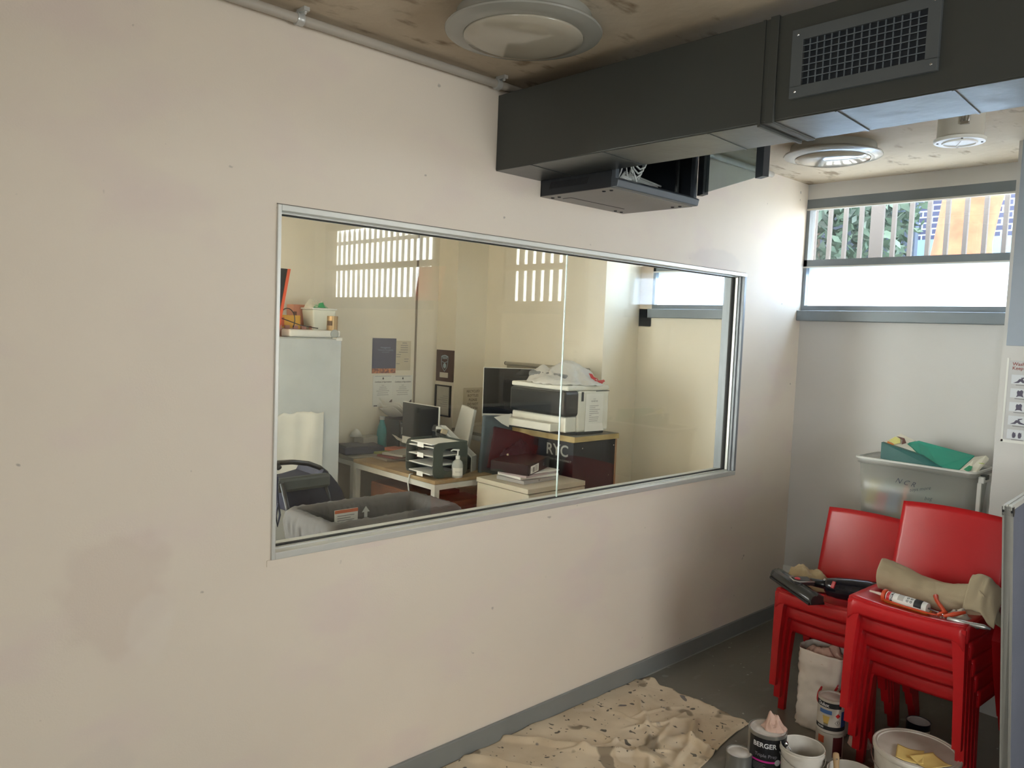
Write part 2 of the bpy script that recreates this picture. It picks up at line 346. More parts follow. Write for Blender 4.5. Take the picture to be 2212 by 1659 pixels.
# opposite wall and the wall behind the camera, each with an added opening for fill light
b = MB(); b.box((XL, YS-.1, 0), (1.6, YS, ZC+.01)); b.box((2.6, YS-.1, 0), (3.57, YS, ZC+.01)); b.box((1.6, YS-.1, 0), (2.6, YS, 1.0)); b.box((1.6, YS-.1, 2.0), (2.6, YS, ZC+.01)); struct('wall_right', b, M_wall, local=True)
f = MB()
for x0, x1, z0, z1 in ((1.6, 2.6, 1.0, 1.04), (1.6, 2.6, 1.96, 2.0), (1.6, 1.64, 1.0, 2.0), (2.56, 2.6, 1.0, 2.0)): f.box((x0, YS-.08, z0), (x1, YS-.02, z1))
f = struct('fill_window_opposite', f, M_alud); t = MB(); t.box((1.64, YS-.055, 1.04), (2.56, YS-.05, 1.96)); obj('pane', t, M_glassw, f)  # unseen window, added to throw fill light on the partition
b = MB(); b.box((XL-.1, YS, 0), (XL, 5.1, .7)); b.box((XL-.1, YS, 2.4), (XL, 5.1, ZC)); b.box((XL-.1, YS, .7), (XL, -1.2, 2.4)); b.box((XL-.1, -.2, .7), (XL, 5.1, 2.4)); b.box((XL-.1, -1.2, .7), (XL, -.2, 1.2))
struct('wall_back', b, M_wall, local=True)
f = MB(); ringy = ((-1.2, -.2, 1.2, 1.24), (-1.2, -.2, 2.36, 2.4), (-1.2, -1.16, 1.2, 2.4), (-.24, -.2, 1.2, 2.4))
for y0, y1, z0, z1 in ringy: f.box((XL-.08, y0, z0), (XL-.02, y1, z1))
f = struct('fill_window_back', f, M_alud); t = MB(); t.box((XL-.055, -1.16, 1.24), (XL-.05, -.24, 2.36)); obj('pane', t, M_glassw, f)  # made-up window behind the camera, brightens the left wall
# office: staggered piers and walls
b = MB(); b.box((4.015, 3.375, 0), (4.50, 4.555, ZC)); struct('wall_office_pier', b, M_wallo, local=True)
b = MB(); b.box((3.715, 4.555, 0), (4.50, 4.78, ZC)); struct('wall_office_step', b, M_wallo, local=True)
b = MB(); b.box((1.0, 4.78, 0), (4.3, 5.1, ZC)); struct('wall_office_back', b, M_wallo, local=True)
b = MB(); b.box((3.505, 4.768, 0), (3.516, 4.78, ZC-.02)); struct('trim_4', b, mat('gap_dark', srgb(140, 128, 112), .8))
b = MB(); b.box((.95, 2.31, 0), (1.05, 5.1, .5)); b.box((.95, 2.31, 2.44), (1.05, 5.1, ZC)); b.box((.95, 2.31, .5), (1.05, 2.45, 2.44)); b.box((.95, 4.6, .5), (1.05, 5.1, 2.44)); struct('wall_office_left', b, M_wallo, local=True)
f = MB(); f.box((.97, 2.45, .5), (1.03, 4.6, .54)); f.box((.97, 2.45, 2.40), (1.03, 4.6, 2.44)); f.box((.97, 2.45, .5), (1.03, 2.49, 2.44)); f.box((.97, 4.56, .5), (1.03, 4.6, 2.44))
f = struct('fill_window_office', f, M_alud); t = MB(); t.box((.995, 2.49, .54), (1.0, 4.56, 2.40)); obj('pane', t, M_glassw, f)  # out-of-view window added to brighten the office

# ------------------------------------------------------------------ interior window in the partition
b = MB()
FY0, FY1 = YW-.008, YW+.118
def ringbox(b, x0, x1, z0, z1, t, y0, y1, bev=0):
    tl, tr, tb, tt = t
    b.box((x0, y0, z0), (x0+tl, y1, z1), bev); b.box((x1-tr, y0, z0), (x1, y1, z1), bev)
    b.box((x0+tl, y0, z0), (x1-tr, y1, z0+tb), bev); b.box((x0+tl, y0, z1-tt), (x1-tr, y1, z1), bev)
b.box((GX0, FY0, GZ0), (GX0+.012, FY1, GZ1), .0015); b.box((GX0+.012, FY0, GZ0), (GX1, FY1, GZ0+.022), .0015); b.box((GX0+.012, FY0, GZ1-.018), (GX1, FY1, GZ1), .0015)
wf = struct('window_7', b, M_alu)
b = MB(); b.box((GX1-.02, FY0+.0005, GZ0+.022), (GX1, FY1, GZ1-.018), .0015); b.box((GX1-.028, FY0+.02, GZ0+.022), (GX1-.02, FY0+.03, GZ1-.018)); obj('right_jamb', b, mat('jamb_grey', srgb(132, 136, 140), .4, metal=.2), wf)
b = MB(); ringbox(b, GX0+.012, GX1-.02, GZ0+.022, GZ1-.018, (.006, .012, .006, .006), YW+.046, YW+.066); obj('gasket', b, M_gasket, wf)
b = MB(); ringbox(b, GX0+.012, GX1-.02, GZ0+.022, GZ1-.018, (.003, .006, .004, .004), YW+.03, YW+.046); obj('inner_bead', b, M_alu, wf)
for x0, x1 in ((GX0+.013, 2.4215), (2.4245, GX1-.022)):
    b = MB(); b.box((x0, YW+.052, GZ0+.024), (x1, YW+.058, GZ1-.02)); obj('pane', b, M_glass, wf)
b = MB(); b.box((2.4215, YW+.052, GZ0+.027), (2.4245, YW+.0585, GZ1-.023)); obj('glass_joint', b, M_edge, wf)
# sealant and paint smear line under the frame
b = MB(); b.box((GX0-.012, YW-.003, GZ0-.02), (GX1+.0, YW, GZ0)); struct('trim_5', b, M_wall)
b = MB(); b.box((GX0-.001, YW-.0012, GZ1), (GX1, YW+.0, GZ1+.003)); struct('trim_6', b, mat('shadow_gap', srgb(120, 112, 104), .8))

# ------------------------------------------------------------------ outside
GZ = 1.72
gm = mat('outdoor_paving', srgb(120, 118, 112), .9, n=.1, nscale=2)
b = MB(); b.box((4.6, -8, GZ-.1), (16, 9, GZ)); struct('ground_outside', b, gm, local=True)
b = MB(); b.box((4.50, -8, GZ-2), (4.6, 9, GZ)); struct('ground_edge', b, gm, local=True)
brick = bpy.data.materials.new('brick_blue_grey'); brick.use_nodes = True; nt = brick.node_tree; bs = nt.nodes['Principled BSDF']
bt = nt.nodes.new('ShaderNodeTexBrick'); bt.inputs['Scale'].default_value = 1; bt.inputs['Color1'].default_value = srgb(52, 58, 82); bt.inputs['Color2'].default_value = srgb(38, 42, 66); bt.inputs['Mortar'].default_value = srgb(120, 130, 150)
bt.inputs['Brick Width'].default_value = .23; bt.inputs['Row Height'].default_value = .076; bt.inputs['Mortar Size'].default_value = .01; bt.inputs['Mortar Smooth'].default_value = .1
tc = nt.nodes.new('ShaderNodeTexCoord'); mp = nt.nodes.new('ShaderNodeMapping'); mp.inputs['Rotation'].default_value = (PI/2, 0, PI/2)
sx = nt.nodes.new('ShaderNodeSeparateXYZ'); cx = nt.nodes.new('ShaderNodeCombineXYZ'); nt.links.new(tc.outputs['Object'], sx.inputs[0]); nt.links.new(sx.outputs[1], cx.inputs[0]); nt.links.new(sx.outputs[2], cx.inputs[1])
nt.links.new(cx.outputs[0], bt.inputs['Vector']); nt.links.new(bt.outputs['Color'], bs.inputs['Base Color']); bs.inputs['Roughness'].default_value = .85
g = thing('brick_building', 'blue-grey brick building beyond the fence with pale fascia band', 'building', (11, 3, GZ))
b = MB(); b.box((11, -2, 3.02), (11.4, 4.05, 5.2)); obj('brick_wall', b, brick, g)
b = MB(); b.box((10.95, -2, 2.78), (11.4, 4.05, 3.02)); obj('fascia', b, mat('fascia_blue', srgb(96, 120, 140), .5), g)
b = MB(); b.box((11.1, -2, GZ), (11.4, 4.05, 2.78)); obj('lower_wall', b, mat('pale_render', srgb(225, 225, 222), .8), g)
b = MB()
for i in range(12): b.box((10.6, -1.6+i*.28, GZ), (10.62, -1.58+i*.28, 2.72))
b.box((10.59, -2, 2.70), (10.63, 3.2, 2.76)); b.box((10.6, -2, 2.4), (10.62, 3.2, 2.42)); obj('railing', b, M_black, g)
# hedge row
leafm = mat('foliage', srgb(56, 80, 70), .6, ncol=srgb(30, 48, 46), nscale=3)
def bush(cx_, cy, cz, r, n, label, seedv):
    rd = random.Random(seedv); t = thing('leafy_tree', label, 'tree', (cx_, cy, GZ), 'leafy trees behind the fence')
    b = MB()
    for _ in range(n):
        v = Vector((rd.gauss(0, 1), rd.gauss(0, 1), rd.gauss(0, 1))); v.normalize(); v *= r*(.55+.45*rd.random())
        p = Vector((cx_, cy, cz)) + Vector((v.x*.6, v.y, v.z*1.15)); a = Vector((rd.uniform(-1, 1), rd.uniform(-1, 1), rd.uniform(-1, 1))).normalized(); c2 = a.cross(Vector((rd.random(), rd.random(), rd.random()+.1))).normalized(); L = .05+.06*rd.random()
        q = [b.bm.verts.new(p + a*L), b.bm.verts.new(p + c2*L*.4), b.bm.verts.new(p - a*L), b.bm.verts.new(p - c2*L*.4)]; b.bm.faces.new(q)
    obj('foliage', b, leafm, t, normals=False)
    b = MB(); b.tube([(cx_, cy, GZ), (cx_+.05, cy+.03, GZ+1), (cx_, cy, cz)], [.09, .07, .04]); obj('trunk', b, mat('dark_bark', srgb(84, 76, 70), .9), t)
bush(6.9, 5.1, 3.2, 1.1, 2400, 'leafy tree behind fence nearest the wall corner', 1)
bush(8.9, 4.35, 3.4, 1.25, 3600, 'leafy tree behind fence in middle of window', 2)
bush(9.0, 7.4, 3.1, 1.3, 1200, 'leafy tree beyond the office end of the fence', 4)
b = MB(); b.box((9.9, 3.6, GZ), (10.0, 9, 4.6)); o = obj('dark_fence_wall', b, mat('slate_wall', srgb(52, 66, 86), .8)); tag(o, 'slate blue boundary wall behind the leafy trees', 'wall')
# big orange trunk
t0 = W(2097, 560, 'X', 7.2); 
b = MB(); pts = []; rad = []
for i in range(14):
    z = GZ + i*.16; y = 2.205 + .05*math.sin(i*.45) - .02*(i/4)**1.5*.3; pts.append((7.2, y, z)); rad.append(.225-.0*i + .02*math.sin(i*.8))
b.tube(pts, rad, 24)
for v in b.bm.verts: v.co += Vector((1, 1, 0))*nz(v.co, 3)*.04
o = obj('tree_trunk', b, mat('orange_bark', srgb(128, 76, 54), .8, ncol=srgb(108, 60, 42), nscale=5, bump=.4, bscale=14), smooth=True); tag(o, 'smooth orange tree trunk standing behind the fence bars', 'tree')
# steel picket fence
def fence(x, y0, y1, label, posts=(), hh=1.15, fm=mat('fence_steel', srgb(58, 56, 58), .6), hw0=.0125):
    t = thing('picket_fence', label, 'fence', (x, (y0+y1)/2, GZ)); n = int((y1-y0)/.108)
    for i in range(n+1):
        y = y0+i*.108; b = MB(); hw = .042 if i in posts else hw0
        b.box((x-.012, y-hw, GZ), (x+.012, y+hw, GZ+hh)); b.hexa([(x-.012, y-hw, GZ+hh), (x+.012, y-hw, GZ+hh), (x+.012, y+hw, GZ+hh), (x-.012, y+hw, GZ+hh), (x-.001, y-.001, GZ+hh+.05), (x+.001, y-.001, GZ+hh+.05), (x+.001, y+.001, GZ+hh+.05), (x-.001, y+.001, GZ+hh+.05)])
        obj('picket', b, fm, t)
    b = MB(); b.box((x+.012, y0, GZ+hh-.13), (x+.03, y1, GZ+hh-.09)); b.box((x+.012, y0, GZ+.08), (x+.03, y1, GZ+.12)); obj('fence_rail', b, fm, t)
fence(5.4, 1.02, 3.9, 'steel picket fence outside the far strip window', posts=(11, 22))
M_galv = mat('fence_galvanised', srgb(112, 112, 108), .5)
fence(4.95, -5.2, -1.3, 'low steel picket fence outside the side window beyond the pier', hh=.97, fm=M_galv)
fence(4.95, -1.19, .95, 'low fence behind the pier, pickets widened to imitate sunlit bars', hh=.97, fm=M_galv, hw0=.027)  # pickets widened so bright gaps pass for sunlit bars in the reflection
# ================================================================== CEILING THINGS
# ventilation duct
DX0, DX1, DZ0, DZ1 = 1.957, 2.19, 2.225, 2.498
g = thing('ventilation_duct', 'long charcoal rectangular duct hung under the concrete ceiling', 'duct', (2.07, .2, DZ0))
b = MB(); b.box((DX0, YS, DZ0+.002), (DX1, YW, DZ1), .003); obj('duct_body', b, M_duct, g)
b = MB(); b.box((DX0+.002, YS, DZ0-.0005), (DX1-.002, YW-.002, DZ0+.002)); obj('duct_underside', b, M_ductm, g)
for y in (2.02, 1.69, 1.30, .93, .66, .3, -.1): 
    b = MB(); b.obox(((DX0+DX1)/2, y+.0, DZ0-.001), (DX1-DX0, .006, .003), (0, 0, .06)); obj('seam', b, M_ductm, g)
b = MB(); b.box((DX0-.006, 1.09, DZ0-.004), (DX1+.004, 1.115, DZ1+.003), .002); b.box((DX0-.003, 1.13, DZ0-.008), (DX1+.004, 1.138, DZ1)); obj('joint_collar', b, M_duct, g)
b = MB(); ringbox_y = None
vx = DX0-.012
for (y0, y1, z0, z1) in ((.687, 1.047, 2.273, 2.303), (.687, 1.047, 2.418, 2.447), (.687, .716, 2.30, 2.42), (1.016, 1.047, 2.30, 2.42)): b.box((vx, y0, z0), (DX0, y1, z1), .001)
v = obj('vent_grille', b, M_ductg, g)
b = MB(); b.box((DX0-.0015, .70, 2.29), (DX0-.0008, 1.03, 2.43)); obj('vent_opening', b, mat('vent_dark', srgb(22, 27, 34), .8), v)
b = MB()
for i in range(6): z = 2.319+i*.0165; b.box((DX0-.010, .716, z), (DX0-.008, 1.016, z+.0022))
for i in range(15): y = .735+i*.0188; b.box((DX0-.0065, y, 2.30), (DX0-.003, y+.003, 2.42))
obj('vent_blades', b, mat('vent_blade', srgb(96, 104, 110), .45), v)
b = MB()
for y in (.70, 1.03):
    for z in (2.288, 2.432): b = MB(); b.lathe([(.003, 0), (.003, -.002), (.001, -.003)], (vx, y, z), 8, 'X'); obj('screw', b, M_steel, v)
# conduit along the top of the wall
g = thing('electrical_conduit', 'white painted conduit running along the top of the wall to the duct', 'pipe', (.5, 2.14, 2.50))
b = MB(); b.tube([(-1.5, 2.165, 2.522), (3.9, 2.165, 2.522)], .0145, 14); obj('conduit', b, mat('painted_pipe', srgb(176, 168, 156), .5), g, smooth=True)
for x in (.40, 1.138, 1.92):
    b = MB(); b.lathe([(.0185, -.011), (.0195, -.004), (.0185, 0), (.0195, .004), (.0185, .011)], (x, 2.165, 2.522), 20, 'X'); b.box((x-.009, 2.12, 2.535), (x+.009, 2.165, 2.546)); b.box((x-.003, 2.128, 2.527), (x+.003, 2.134, 2.537)); obj('pipe_clip', b, mat('zinc', srgb(196, 196, 192), .35, metal=.4), g, smooth='auto')
# round lights
def ceiling_light(x, y, r, label):
    g = thing('ceiling_light', label, 'ceiling light', (x, y, ZC), 'round ceiling lights')
    b = MB(); b.lathe([(r*.86, ZC), (r*.88, ZC-.034), (r*.985, ZC-.040), (r, ZC-.045), (r*.99, ZC-.049), (r*.90, ZC-.055), (r*.785, ZC-.060), (r*.765, ZC-.059)], (x, y, 0), 72); obj('trim_ring', b, mat('lamp_ring', srgb(150, 148, 140), .22, spec=.7), g, smooth='auto')
    b = MB(); b.lathe([(r*.765, ZC-.059), (r*.755, ZC-.064), (r*.6, ZC-.073), (r*.35, ZC-.080), (0, ZC-.083)], (x, y, 0), 72); obj('diffuser', b, mat('lamp_diffuser', srgb(172, 164, 148), .1, spec=.8), g, smooth=True)
ceiling_light(1.60, 1.70, .228, 'large round frosted ceiling light nearest the camera, left of the duct')
ceiling_light(3.58, 1.69, .215, 'round frosted ceiling light beyond the duct, near the strip window')
g = thing('smoke_detector', 'white cylindrical ceiling fitting with round flange hanging beside the duct', 'smoke detector', (3.26, 1.05, ZC))
b = MB(); b.lathe([(.078, ZC), (.078, 2.415)], (3.24, 1.045, 0), 40); obj('housing', b, mat('fitting_grey', srgb(196, 192, 182), .5), g, smooth='auto')
b = MB(); b.lathe([(.078, 2.418), (.088, 2.417), (.088, 2.408), (.084, 2.405), (.060, 2.405), (.058, 2.400), (.054, 2.400), (.052, 2.404), (0, 2.404)], (3.24, 1.045, 0), 48); b.obox((3.24, 1.045, 2.403), (.09, .004, .003), (0, 0, .5)); obj('flange', b, M_white, g, smooth='auto')
b = MB()
for k in range(4): a = .4+k*PI/2; b = MB(); b.lathe([(.004, 2.405), (.004, 2.403), (0, 2.403)], (3.24+.073*math.cos(a), 1.045+.073*math.sin(a), 0), 8); obj('screw', b, M_print, g)
cx_, cy_ = 3.24-.078*.85, 1.045-.078*.4
b = MB(); b.tube([(cx_-.012, cy_-.016, 2.515), (cx_-.014, cy_-.022, 2.49), (cx_-.012, cy_-.016, 2.462)], .0055, 8); b.tube([(cx_-.008, cy_+.006, 2.515), (cx_-.014, cy_, 2.49), (cx_-.008, cy_+.006, 2.462)], .0055, 8); b.obox((cx_-.008, cy_-.006, 2.52), (.02, .035, .014)); b.obox((cx_-.008, cy_-.006, 2.457), (.014, .026, .010)); obj('metal_latch', b, M_steel, g, smooth='auto')

# ------------------------------------------------------------------ server rack on the wall
RX0, RX1, RY0, RY1, RZ0, RZ1 = 2.196, 2.706, 1.845, 2.2, 2.165, 2.52
g = thing('server_rack', 'black wall-mounted server cabinet with open glass door and white cables inside', 'server cabinet', (2.45, 2.03, RZ0))
b = MB(); b.box((RX0, RY0, RZ0+.001), (RX0+.004, RY1, RZ1)); b.box((RX1-.004, RY0, RZ0+.001), (RX1, RY1, RZ1)); b.box((RX0, RY1-.004, RZ0), (RX1, RY1-.001, RZ1)); b.box((RX0, RY0, RZ1-.004), (RX1, RY1, RZ1)); c = obj('cabinet_body', b, M_blackm, g)
b = MB()
for i in range(26):
    y = 2.15-i*.0075; b.hexa([(RX0-.001, y, RZ0+.025), (RX0-.0003, y, RZ0+.025), (RX0-.0003, y+.003, RZ0+.025), (RX0-.001, y+.003, RZ0+.025), (RX0-.001, y-.01, RZ0+.05), (RX0-.0003, y-.01, RZ0+.05), (RX0-.0003, y-.007, RZ0+.05), (RX0-.001, y-.007, RZ0+.05)])
obj('vent_slots', b, M_print, c)
b = MB(); b.box((RX0, RY0, RZ0-.001), (RX1, RY1, RZ0+.002)); u = obj('underside_panel', b, M_rackb, g)
b = MB()
for x, y in ((2.235, 2.17), (2.235, 2.135), (2.235, 1.91), (2.235, 1.875), (2.66, 2.17), (2.62, 2.17), (2.665, 1.91), (2.665, 1.875)): b = MB(); b.lathe([(.0075, RZ0-.001), (.006, RZ0-.004), (0, RZ0-.005)], (x, y, 0), 10); obj('screw', b, M_print, u)
b = MB(); b.box((2.27, 2.105, RZ0-.0018), (2.60, 2.11, RZ0-.0008)); b.box((2.27, 2.105, RZ0-.0018), (2.275, 2.15, RZ0-.0008)); obj('panel_slot', b, M_print, u)
b = MB(); b.hexa([(RX0, RY0-.028, RZ0), (RX1, RY0-.028, RZ0), (RX1, RY0+.004, RZ0), (RX0, RY0+.004, RZ0), (RX0, RY0-.034, RZ0+.026), (RX1, RY0-.034, RZ0+.026), (RX1, RY0+.002, RZ0+.042), (RX0, RY0+.002, RZ0+.042)]); b.box((RX0, RY0-.02, RZ0+.03), (RX0+.02, RY0, RZ1)); b.box((RX1-.02, RY0-.02, RZ0+.03), (RX1, RY0, RZ1)); obj('front_frame', b, mat('rack_frame', srgb(70, 76, 84), .35), g, bev=.003)
b = MB(); b.box((RX0+.05, RY0+.02, RZ0+.03), (RX0+.062, RY0+.03, RZ1-.02)); obj('mounting_rail', b, M_steel, g); b = MB(); b.box((RX1-.08, RY0+.02, RZ0+.03), (RX1-.07, RY0+.03, RZ1-.02)); obj('mounting_rail', b, M_steel, g)
rd = random.Random(3)
for i in range(9):
    x0 = RX0+.04+rd.random()*.22; y0 = RY0+.04+rd.random()*.08
    b = MB(); b.tube([(x0+.02*math.sin(k*.5+i), y0+.012*math.cos(k*.7+i), RZ1-.03-(RZ1-RZ0-.08)*k/10) for k in range(11)], .0035, 6); obj('cable', b, M_cable, g, smooth=True)
for i in range(3):
    b = MB(); b.tube([(RX0+.20+.045*math.sin(t*.7), RY0+.03+i*.008, RZ0+.15-.05*math.cos(t*.7)*(1+.3*i)) for t in range(10)], .0035, 6); obj('cable', b, M_cable, g, smooth=True)
for i in range(6):
    b = MB(); L = .15+.02*i; b.tube([(RX0+.09+L*math.sin(t*.35)*(.95 if t < 9 else 1)+.02*i, RY0+.035+.012*i, RZ0+.052+.009*i-.02*math.sin(t*.35)) for t in range(10)], .0038, 6); obj('cable', b, M_cable, g, smooth=True)
# open glass door hinged at the right front corner
h = Vector((RX1+.004, RY0-.03, 0)); d = Vector((2.505, 1.415, 0)); dr = (d-h); L = dr.length; dr.normalize(); nn = Vector((-dr.y, dr.x, 0))
def dbox(b, s0, s1, z0, z1, t0=-.008, t1=.008):
    b.hexa([h+dr*s0+nn*t0+Vector((0, 0, z0)), h+dr*s1+nn*t0+Vector((0, 0, z0)), h+dr*s1+nn*t1+Vector((0, 0, z0)), h+dr*s0+nn*t1+Vector((0, 0, z0)), h+dr*s0+nn*t0+Vector((0, 0, z1)), h+dr*s1+nn*t0+Vector((0, 0, z1)), h+dr*s1+nn*t1+Vector((0, 0, z1)), h+dr*s0+nn*t1+Vector((0, 0, z1))])
b = MB(); dbox(b, 0, .045, 2.205, 2.50, -.012, .012); dbox(b, L-.045, L, 2.205, 2.50, -.012, .012); dbox(b, 0, L, 2.488, 2.50); dr_ = obj('door', b, M_blackm, g)
b = MB(); dbox(b, .045, L-.045, 2.212, 2.488, -.002, .002); obj('door_glass', b, M_glassr, dr_)

# ================================================================== FLOOR THINGS
# drop cloth
def cloth(u, v):
    x = 1.15+u*1.86; ya = 2.186-.012*abs(nz((x, 0, 0), 3)) - (.03 if u > .97 else 0); yb = 1.62-.10*(3.0-x)*.8 - .10*max(0, 2.75-x)
    yb += .02*nz((x, 1, 0), 4); y = ya+(yb-ya)*v
    z = .006+.012*max(0, nz((x, y, 0), 5, 1))+.010*max(0, nz((x, y, 0), 11, 2))
    def ridge(px, py, dx, dy, w_, hh):
        l = math.hypot(dx, dy); dx /= l; dy /= l; s = (x-px)*dx+(y-py)*dy; t = abs(-(x-px)*dy+(y-py)*dx + .02*nz((x, y, 3), 4))
        return hh*math.exp(-(t/w_)**2) if 0 < s < l else hh*math.exp(-(t/w_)**2)*math.exp(-(max(-s, s-l)/.05)**2)
    for r in ((2.62, 2.05, .02, -.18, .006, .010), (2.7, 1.95, .16, -.04, .006, .008), (2.25, 1.95, .2, -.08, .007, .012), (2.35, 1.85, .18, -.14, .006, .010), (2.55, 1.65, .25, .10, .010, .022), (2.12, 2.16, .32, -.42, .012, .022), (1.92, 2.14, .22, -.40, .012, .022), (1.72, 2.12, .25, -.4, .014, .024), (2.42, 2.0, .02, -.34, .009, .018), (2.66, 1.70, .06, -.16, .012, .028), (2.50, 1.78, .35, .06, .009, .009), (2.4, 1.7, -.3, -.2, .009, .013), (2.75, 2.0, -.2, -.2, .01, .01), (2.6, 1.9, .2, -.1, .009, .012), (1.5, 2.1, .2, -.5, .016, .024)): z += ridge(*r)
    if v > .97: z *= .5
    return Vector((x+.02*nz((u*5, v*5, 2), 2), y, z))
b = MB(); b.grid(cloth, 260, 110)
mc = mat('drop_cloth_canvas', srgb(212, 194, 166), .9, ncol=srgb(194, 174, 146), nscale=5, bump=.12, bscale=500)
nt = mc.node_tree; bs = nt.nodes['Principled BSDF']; src = bs.inputs['Base Color'].links[0].from_node.outputs[2]
for sc_, lo, hi, col in ((7, .62, .66, srgb(146, 130, 108)), (22, .68, .70, srgb(104, 96, 86)), (5, .64, .70, srgb(206, 190, 166)), (42, .69, .72, srgb(100, 92, 80)), (14, .70, .73, srgb(122, 114, 110))):
    tc = nt.nodes.new('ShaderNodeTexCoord'); n1 = nt.nodes.new('ShaderNodeTexNoise'); n1.inputs['Scale'].default_value = sc_; n1.inputs['Detail'].default_value = 1.5; n1.inputs['Distortion'].default_value = .4; nt.links.new(tc.outputs['Object'], n1.inputs['Vector'])
    mr = nt.nodes.new('ShaderNodeMapRange'); mr.inputs[1].default_value = lo; mr.inputs[2].default_value = hi; nt.links.new(n1.outputs['Fac'], mr.inputs[0])
    m2 = nt.nodes.new('ShaderNodeMix'); m2.data_type = 'RGBA'; m2.inputs[7].default_value = col; nt.links.new(mr.outputs[0], m2.inputs[0]); nt.links.new(src, m2.inputs[6]); src = m2.outputs[2]
nt.links.new(src, bs.inputs['Base Color'])
tag(obj('drop_cloth', b, mc, smooth=True, solid=.003), 'paint-spotted beige canvas drop cloth on the floor along the skirting', 'drop cloth')

# red stacking chairs
def make_chair(label):
    t = thing('stacking_chair', label, 'chair', (0, 0, 0))
    hw = .195; H = .43; D = .40
    def top(u, v):
        x = u*D; y = (v-.5)*2*hw; e = abs(v-.5)*2
        z = H - .026*(1-e**2.2)*min(1, .35+u*1.5) - .008*u
        return Vector((x, y, z))
    b = MB(); b.grid(top, 16, 20)
    nv = len(b.bm.verts)
    def apron(u, v):    # front lip
        y = (v-.5)*2*hw; e = abs(v-.5)*2; z1 = H-.026*(1-e**2.2)*.35; z0 = z1-.052-.006*(e**4) - (.03*max(0, (e-.86)/.14))
        return Vector((-.006-.006*math.sin(u*PI), y, z1+(z0-z1)*u))
    b.grid(apron, 5, 20)
    for sgn in (-1, 1):
        def side(u, v, sgn=sgn): x = u*D; return Vector((x-.004, sgn*(hw+.001), (H-.008*u)-(.055+.02*u)*v))
        b.grid(side, 12, 3)
    bmesh.ops.remove_doubles(b.bm, verts=b.bm.verts[:], dist=.0075)
    obj('seat', b, M_red, t, local=True, smooth='auto', solid=.009)
    for sgn in (-1, 1):    # front legs
        b = MB(); yo = sgn*(hw+.003); yi = sgn*(hw-.036); yb = sgn*(hw+.012); ybi = sgn*(hw-.016)
        P = lambda z, ya, yb_, x0, x1: [(x0, ya, z), (x1, ya, z), (x1, yb_, z), (x0, yb_, z)]
        b.rings([P(0, yb, ybi, .002, .024), P(.22, yo*1.02, sgn*(hw-.024), -.006, .024), P(.36, yo, yi, -.012, .026), P(.42, yo, sgn*(hw-.05), -.012, .03)])
        obj('leg', b, M_red, t, local=True, bev=.003, smooth='auto')
    for sgn in (-1, 1):    # rear legs, outside the seat
        b = MB(); P = lambda z, a, c_, x0, x1: [(x0, sgn*a, z), (x1, sgn*a, z), (x1, sgn*c_, z), (x0, sgn*c_, z)]
        b.rings([P(0, .208, .238, .40, .445), P(.18, .200, .234, .335, .40), P(.315, .196, .232, .285, .375), P(.345, .192, .226, .30, .36), P(.40, .17, .198, .34, .39)])
        obj('leg', b, M_red, t, local=True, bev=.004, smooth='auto')
    def back(u, v):
        z = .405+u*.333; e = (v-.5)*2; x = .385+.075*u**1.1 - .012*(1-e*e) + .0; y = e*(hw+.004-.006*u)
        return Vector((x, y, z - .012*u*(e*e) + .004))
    b = MB(); b.grid(back, 14, 20); obj('backrest', b, M_red, t, local=True, smooth='auto', solid=.013, bev=0)
    return t
cr = make_chair('top red plastic chair of the right-hand stack, caulk tube on its seat')
cr.location = (2.893, .99, .28)
names = ['second', 'third', 'fourth', 'lowest']
for k in range(1, 5): copy_tree(cr, (2.893+.047*k, .99, .28-.07*k), names[k-1]+' red plastic chair down in the right-hand stack')['group'] = 'red chairs in the right-hand stack'
cr['group'] = 'red chairs in the right-hand stack'
for k, l in enumerate(['top red plastic chair of the left-hand stack under the handheld vacuum', 'middle red plastic chair of the left-hand stack', 'lowest red plastic chair of the left-hand stack, standing on floor']):
    copy_tree(cr, (3.155+.047*k, 1.41, .14-.07*k), l)['group'] = 'red chairs in the left-hand stack'

# board / office screen on the right edge
P0 = Vector((2.825, .705, 0)); P1 = Vector((3.175, .729, 0)); e1 = (P1-P0).normalized(); n1 = Vector((-e1.y, e1.x, 0)); ZB = 1.15
def ebox(b, s0, s1, t0, t1, z0, z1):
    q = lambda s, t, z: P0+e1*s+n1*(t-(ZB-z)*.062)+Vector((0, 0, z)); b.hexa([q(s0, t0, z0), q(s1, t0, z0), q(s1, t1, z0), q(s0, t1, z0), q(s0, t0, z1), q(s1, t0, z1), q(s1, t1, z1), q(s0, t1, z1)])
g = thing('room_divider', 'grey fabric screen with aluminium frame at the right edge', 'room divider', P0)
b = MB(); ebox(b, 0, .010, -.030, -.001, .02, ZB-.02); ebox(b, .0, .022, -.024, -.006, .02, ZB); obj('frame_post', b, mat('post_aluminium', srgb(150, 148, 142), .4, metal=.4), g)
b = MB(); ebox(b, 0, .022, -.031, 0, ZB-.03, ZB-.002); obj('corner_cap', b, M_black, g)
b = MB(); ebox(b, .0, 1.1, -.028, -.018, ZB-.012, ZB+.004); ebox(b, .0, 1.1, -.016, -.012, ZB-.012, ZB+.006); ebox(b, 0, 1.1, -.009, -.002, ZB-.012, ZB+.002); obj('top_rail', b, M_alu, g)
b = MB(); ebox(b, .022, 1.1, -.021, -.009, .06, ZB-.012); obj('screen_panel', b, mat('screen_fabric', srgb(98, 102, 116), .9, bump=.2, bscale=500), g)
b = MB(); ebox(b, .0, 1.1, -.028, -.002, 0, .06); obj('bottom_rail', b, M_alu, g)

